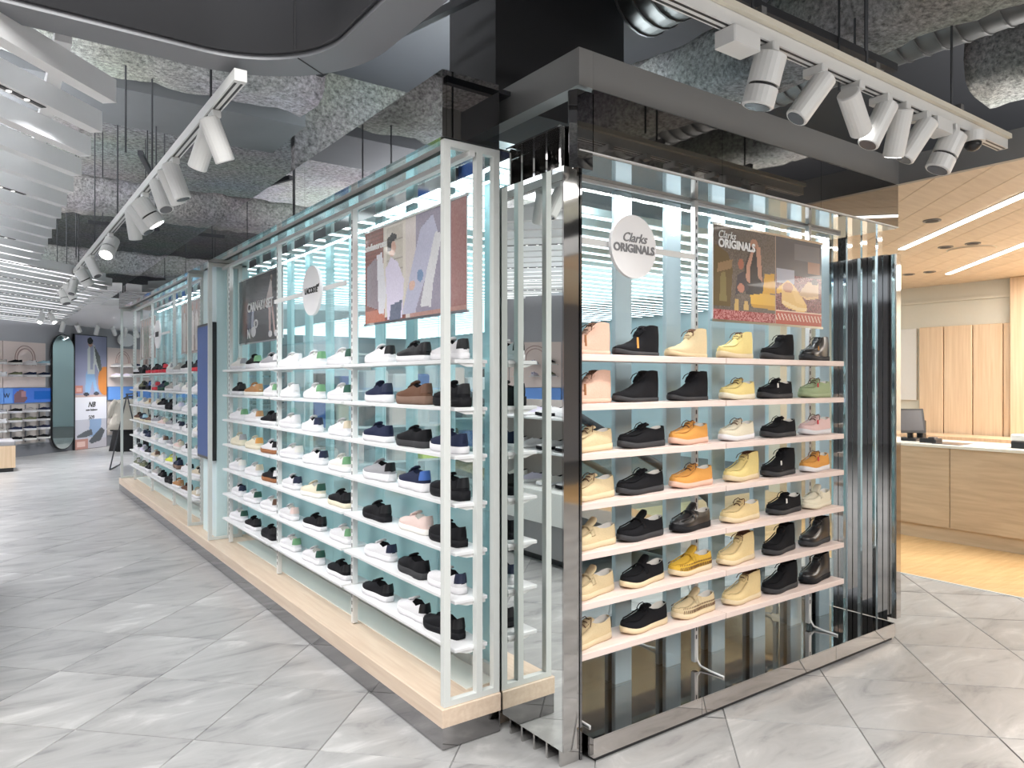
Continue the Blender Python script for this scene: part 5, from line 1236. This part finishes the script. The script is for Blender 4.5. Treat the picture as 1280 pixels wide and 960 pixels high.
# dark box above the island and cable rails
struct(box('trim_20', 'charcoal', 2.10, 3.0, 3.05, 3.5, 3.0, 4.29), 'dark boxed riser above the island')
struct(box('trim_21', 'sprayed_grey', 2.10, 12.0, 6.0, 6.1, 3.2, 4.29), 'dark bulkhead closing the ceiling void behind')
def cable_rail(a, b, lab):
    t = thing('cable_rail', lab, 'rail', a); MB().bar(a, b, 0.022).build('channel', 'dark_metal', t)
    d = Vector(b) - Vector(a)
    for q in (0.2, 0.8): p = Vector(a) + d * q; MB().tube([tuple(p), (p.x, p.y, 4.29)], 0.006, 5).build('rod', 'dark_metal', t)
cable_rail((2.05, 2.0, 3.25), (3.9, 1.95, 3.25), 'dark steel channel hung above the grey beam')
cable_rail((1.75, 3.5, 3.42), (2.05, 2.15, 3.42), 'dark steel channel running back from the grey beam corner')
cable_rail((1.50, 3.9, 3.30), (1.62, 3.0, 3.30), 'dark steel channel beside the curved bulkhead')
cable_rail((1.0, 6.4, 3.4), (1.55, 8.2, 3.4), 'dark steel channel over the sneaker shelving header')
cable_rail((0.9, 9.0, 3.3), (1.6, 9.0, 3.3), 'dark steel channel crossing above the far track')
for i, (px, py, z, lab) in enumerate(((157, 150, 2.87, 'near the square duct'), (195, 215, 2.87, 'above the track middle'), (95, 300, 2.9, 'between the slats and track'), (1049, 62, 2.9, 'beside the spiral duct'), (1082, 5, 2.88, 'through the sprayed beam'))):
    p = onz(px, py, 3.2); tag(MB().tube([(p[0], p[1], z if i in (1,) else 3.0), (p[0], p[1], 4.29)], 0.006, 5).build('hanger_rod', 'dark_metal'), 'thin threaded hanger rod ' + lab, 'rod')

NTH = 'first second third fourth fifth sixth seventh eighth ninth tenth eleventh twelfth thirteenth fourteenth'.split()
# ------------------------------------------------------------------ light tracks and spotlight heads
def spot(p, aim, style, label, group, lit=False, power=0):
    t = thing('spotlight', label, 'spotlight', p, 0, group); p = Vector(p); d = Vector(aim).normalized()
    MB().bbox(p.x - 0.02, p.x + 0.02, p.y - 0.045, p.y + 0.045, p.z - 0.035, p.z - 0.001, 0.004).build('adapter', 'white_metal', t)
    h = p + Vector((0, 0, -0.10)); c = h + d * 0.03
    MB().tube([tuple(p + Vector((0, 0, -0.035))), tuple(h)], 0.010, 8).build('stem', 'white_metal', t)
    if style == 'cyl':
        hd_ = MB().tube([tuple(c - d * 0.105), tuple(c - d * 0.10), tuple(c + d * 0.10), tuple(c + d * 0.105)], [0.040, 0.046, 0.046, 0.042], 20).build('head', 'white_metal', t)
        MB().tube([tuple(c + d * 0.1055), tuple(c + d * 0.107)], 0.036, 20).build('lens', 'spot_lens' if lit else 'plastic_grey', hd_)
    else:
        hd_ = MB().tube([tuple(c - d * 0.095), tuple(c - d * 0.09), tuple(c + d * 0.02)], [0.050, 0.060, 0.060], 20).build('head', 'white_metal', t)
        MB().tube([tuple(c + d * 0.0205), tuple(c + d * 0.031)], 0.052, 20).build('gap_ring', 'black_metal', hd_)
        MB().tube([tuple(c + d * 0.0315), tuple(c + d * 0.095), tuple(c + d * 0.1)], [0.060, 0.060, 0.055], 20).build('snoot', 'white_metal', hd_)
        MB().tube([tuple(c + d * 0.1005), tuple(c + d * 0.102)], 0.048, 20).build('lens', 'spot_lens' if lit else 'plastic_grey', hd_)
    if power:
        l = bpy.data.lights.new('spot_beam', 'SPOT'); l.energy = power; l.spot_size = math.radians(75); l.spot_blend = 0.9; l.shadow_soft_size = 0.06; l.color = (1, 0.97, 0.93)
        o = bpy.data.objects.new('spot_beam', l); COL.objects.link(o); o.location = c + d * 0.13; o.rotation_euler = (-d).to_track_quat('Z', 'Y').to_euler()
    return t
def track(a, b, label):
    t = thing('light_track', label, 'light track', a); ax = (Vector(b) - Vector(a)).normalized(); sx = abs(ax.x) > abs(ax.y)
    x0, x1 = sorted((a[0], b[0])); y0, y1 = sorted((a[1], b[1])); z = a[2]
    e = 0.026
    if sx:
        box('rail', 'white_metal', x0, x1, y0 - e, y0 + e, z, z + 0.05, t); box('wire_tray', 'wall_cream', x0, x1, y0 - e - 0.02, y0 + e + 0.02, z + 0.0505, z + 0.075, t)
        for s in (-1, 1): box('slot', 'black_metal', x0 + .03, x1 - .01, y0 + s * 0.013 - 0.005, y0 + s * 0.013 + 0.005, z - 0.0012, z - 0.0002, t)
        q = x0 + 0.25
        while q < x1: MB().tube([(q, y0, z + .0755), (q, y0, 4.29)], 0.006, 5).build('hanger_rod', 'dark_metal', t); box('clamp', 'duct_metal', q - .015, q + .015, y0 - .05, y0 + .05, z + .0755, z + .10, t); q += 0.8
    else:
        box('rail', 'white_metal', x0 - e, x0 + e, y0, y1, z, z + 0.05, t)
        for s in (-1, 1): box('slot', 'black_metal', x0 + s * 0.013 - 0.005, x0 + s * 0.013 + 0.005, y0 + .03, y1 - .01, z - 0.0012, z - 0.0002, t)
        q = y0 + 0.5
        while q < y1: MB().tube([(x0, q, z + .0505), (x0, q, 4.29)], 0.006, 5).build('hanger_rod', 'dark_metal', t); q += 1.5
    return t
ZT = 2.86
a = onz(305, 100, ZT); b = onz(70, 370, ZT); XT = (a[0] + b[0]) / 2
track((XT, a[1] + .02, ZT), (XT, b[1], ZT), 'long white light track over the aisle beside the sneaker shelving')
TX = lambda px, y_: onx(px, y_, XT)[1]
LS = [(268, 'cyl', (.45, .15, -1), 0), (257, 'cyl', (-.2, .5, -.9), 0), (218, 'cyl', (.35, -.1, -1), 0), (212, 'cyl', (.5, .3, -1), 0), (200, 'cyl', (.2, -.5, -1), 0), (181, 'snoot', (.55, -.1, -.8), 1), (172, 'cyl', (.5, -.3, -.9), 0), (166, 'cyl', (.2, .3, -1), 0), (138, 'snoot', (-.3, -.5, -.7), 1), (115, 'cyl', (.35, -.4, -.9), 0), (103, 'snoot', (.5, .1, -.8), 0), (92, 'cyl', (-.2, -.4, -.9), 0), (86, 'cyl', (.4, -.2, -.9), 0), (80, 'snoot', (.2, -.3, -.9), 0)]
for i, (px, st_, aim, lit) in enumerate(LS):
    yq = TX(px, 100 + (305 - px) * 1.13)
    spot((XT, yq, ZT), aim, st_, ('lit ' if lit else '') + ('white round spotlight with black ring' if st_ == 'snoot' else 'white cylinder spotlight') + ', %s from the bulkhead along the aisle track' % NTH[i], 'spotlights on the aisle track', lit, 24 if i in (0, 3, 5, 9, 11) else 0)
a = onz(880, 27, ZT); b = onz(1258, 186, ZT); YT = (a[1] + b[1]) / 2
t = track((a[0] - 1.6, YT, ZT), (b[0], YT, ZT), 'white light track with wire tray before the boot display')
RX = lambda px: ony(px, 100, YT)[0]
for i, (px, st_, aim, lit) in enumerate(((958, 'snoot', (-.10, .25, -1), 0), (1019, 'cyl', (-.55, .35, -.9), 0), (1066, 'cyl', (.75, .15, -.55), 1), (1101, 'cyl', (-.45, .25, -1), 0), (1124, 'cyl', (.25, .35, -1), 1), (1150, 'cyl', (-.4, .4, -.9), 0), (1186, 'snoot', (-.35, .30, -1), 0))):
    spot((RX(px), YT, ZT), aim, st_, ('lit ' if lit else '') + ('white round spotlight with black ring' if st_ == 'snoot' else 'white cylinder spotlight') + ', %s from the island corner along the boot track' % NTH[i], 'spotlights on the boot track', lit, 22 if i in (0, 1, 3, 5) else 0)
for px, lab in ((922, 'by the ringed spotlight'), (1170, 'by the dome camera')):
    x = RX(px); tag(MB().bbox(x - 0.075, x + 0.075, YT - 0.045, YT + 0.045, ZT - 0.065, ZT - 0.002, 0.004).build('driver_box', 'white_metal'), 'white rectangular driver box under the boot track ' + lab, 'driver box')
x = RX(1208); t = thing('dome_camera', 'small white dome camera with dark lens under the boot track', 'camera', (x, YT + .02, ZT))
MB().disc((x, YT - .03, ZT - 0.028), (0, 0, 1), 0.055, 0.05, 24).build('housing', 'white_metal', t); MB().tube([(x, YT - .03, ZT - .0535), (x, YT - .03, ZT - .075), (x, YT - .03, ZT - .09), (x, YT - .03, ZT - .097)], [.040, .037, .024, .006], 20).build('dome', 'plastic_black', t, True)
# spotlights of the far shop
for i, px in enumerate((20, 40, 66, 88, 104, 119, 130)):
    s = wall_s(px) ; p = WA + WD * s + WN * 1.1; z = 2.84
    spot((p[0], p[1], z), (.3, .6, -.6) if i % 2 else (-.2, .2, -1), 'cyl', 'small white cylinder spotlight below the far slat ceiling', 'spotlights before the far wall', False, 90 if i in (1, 3, 4, 6) else 0)
for i, px in enumerate((52, 64)):
    p = onz(px, 389, 2.84); spot((p[0], p[1], 2.84), (-.2 + .5 * i, -.5, -.7), 'cyl', 'lit white cylinder spotlight between the far slats', 'lit spotlights among the far slats', True)
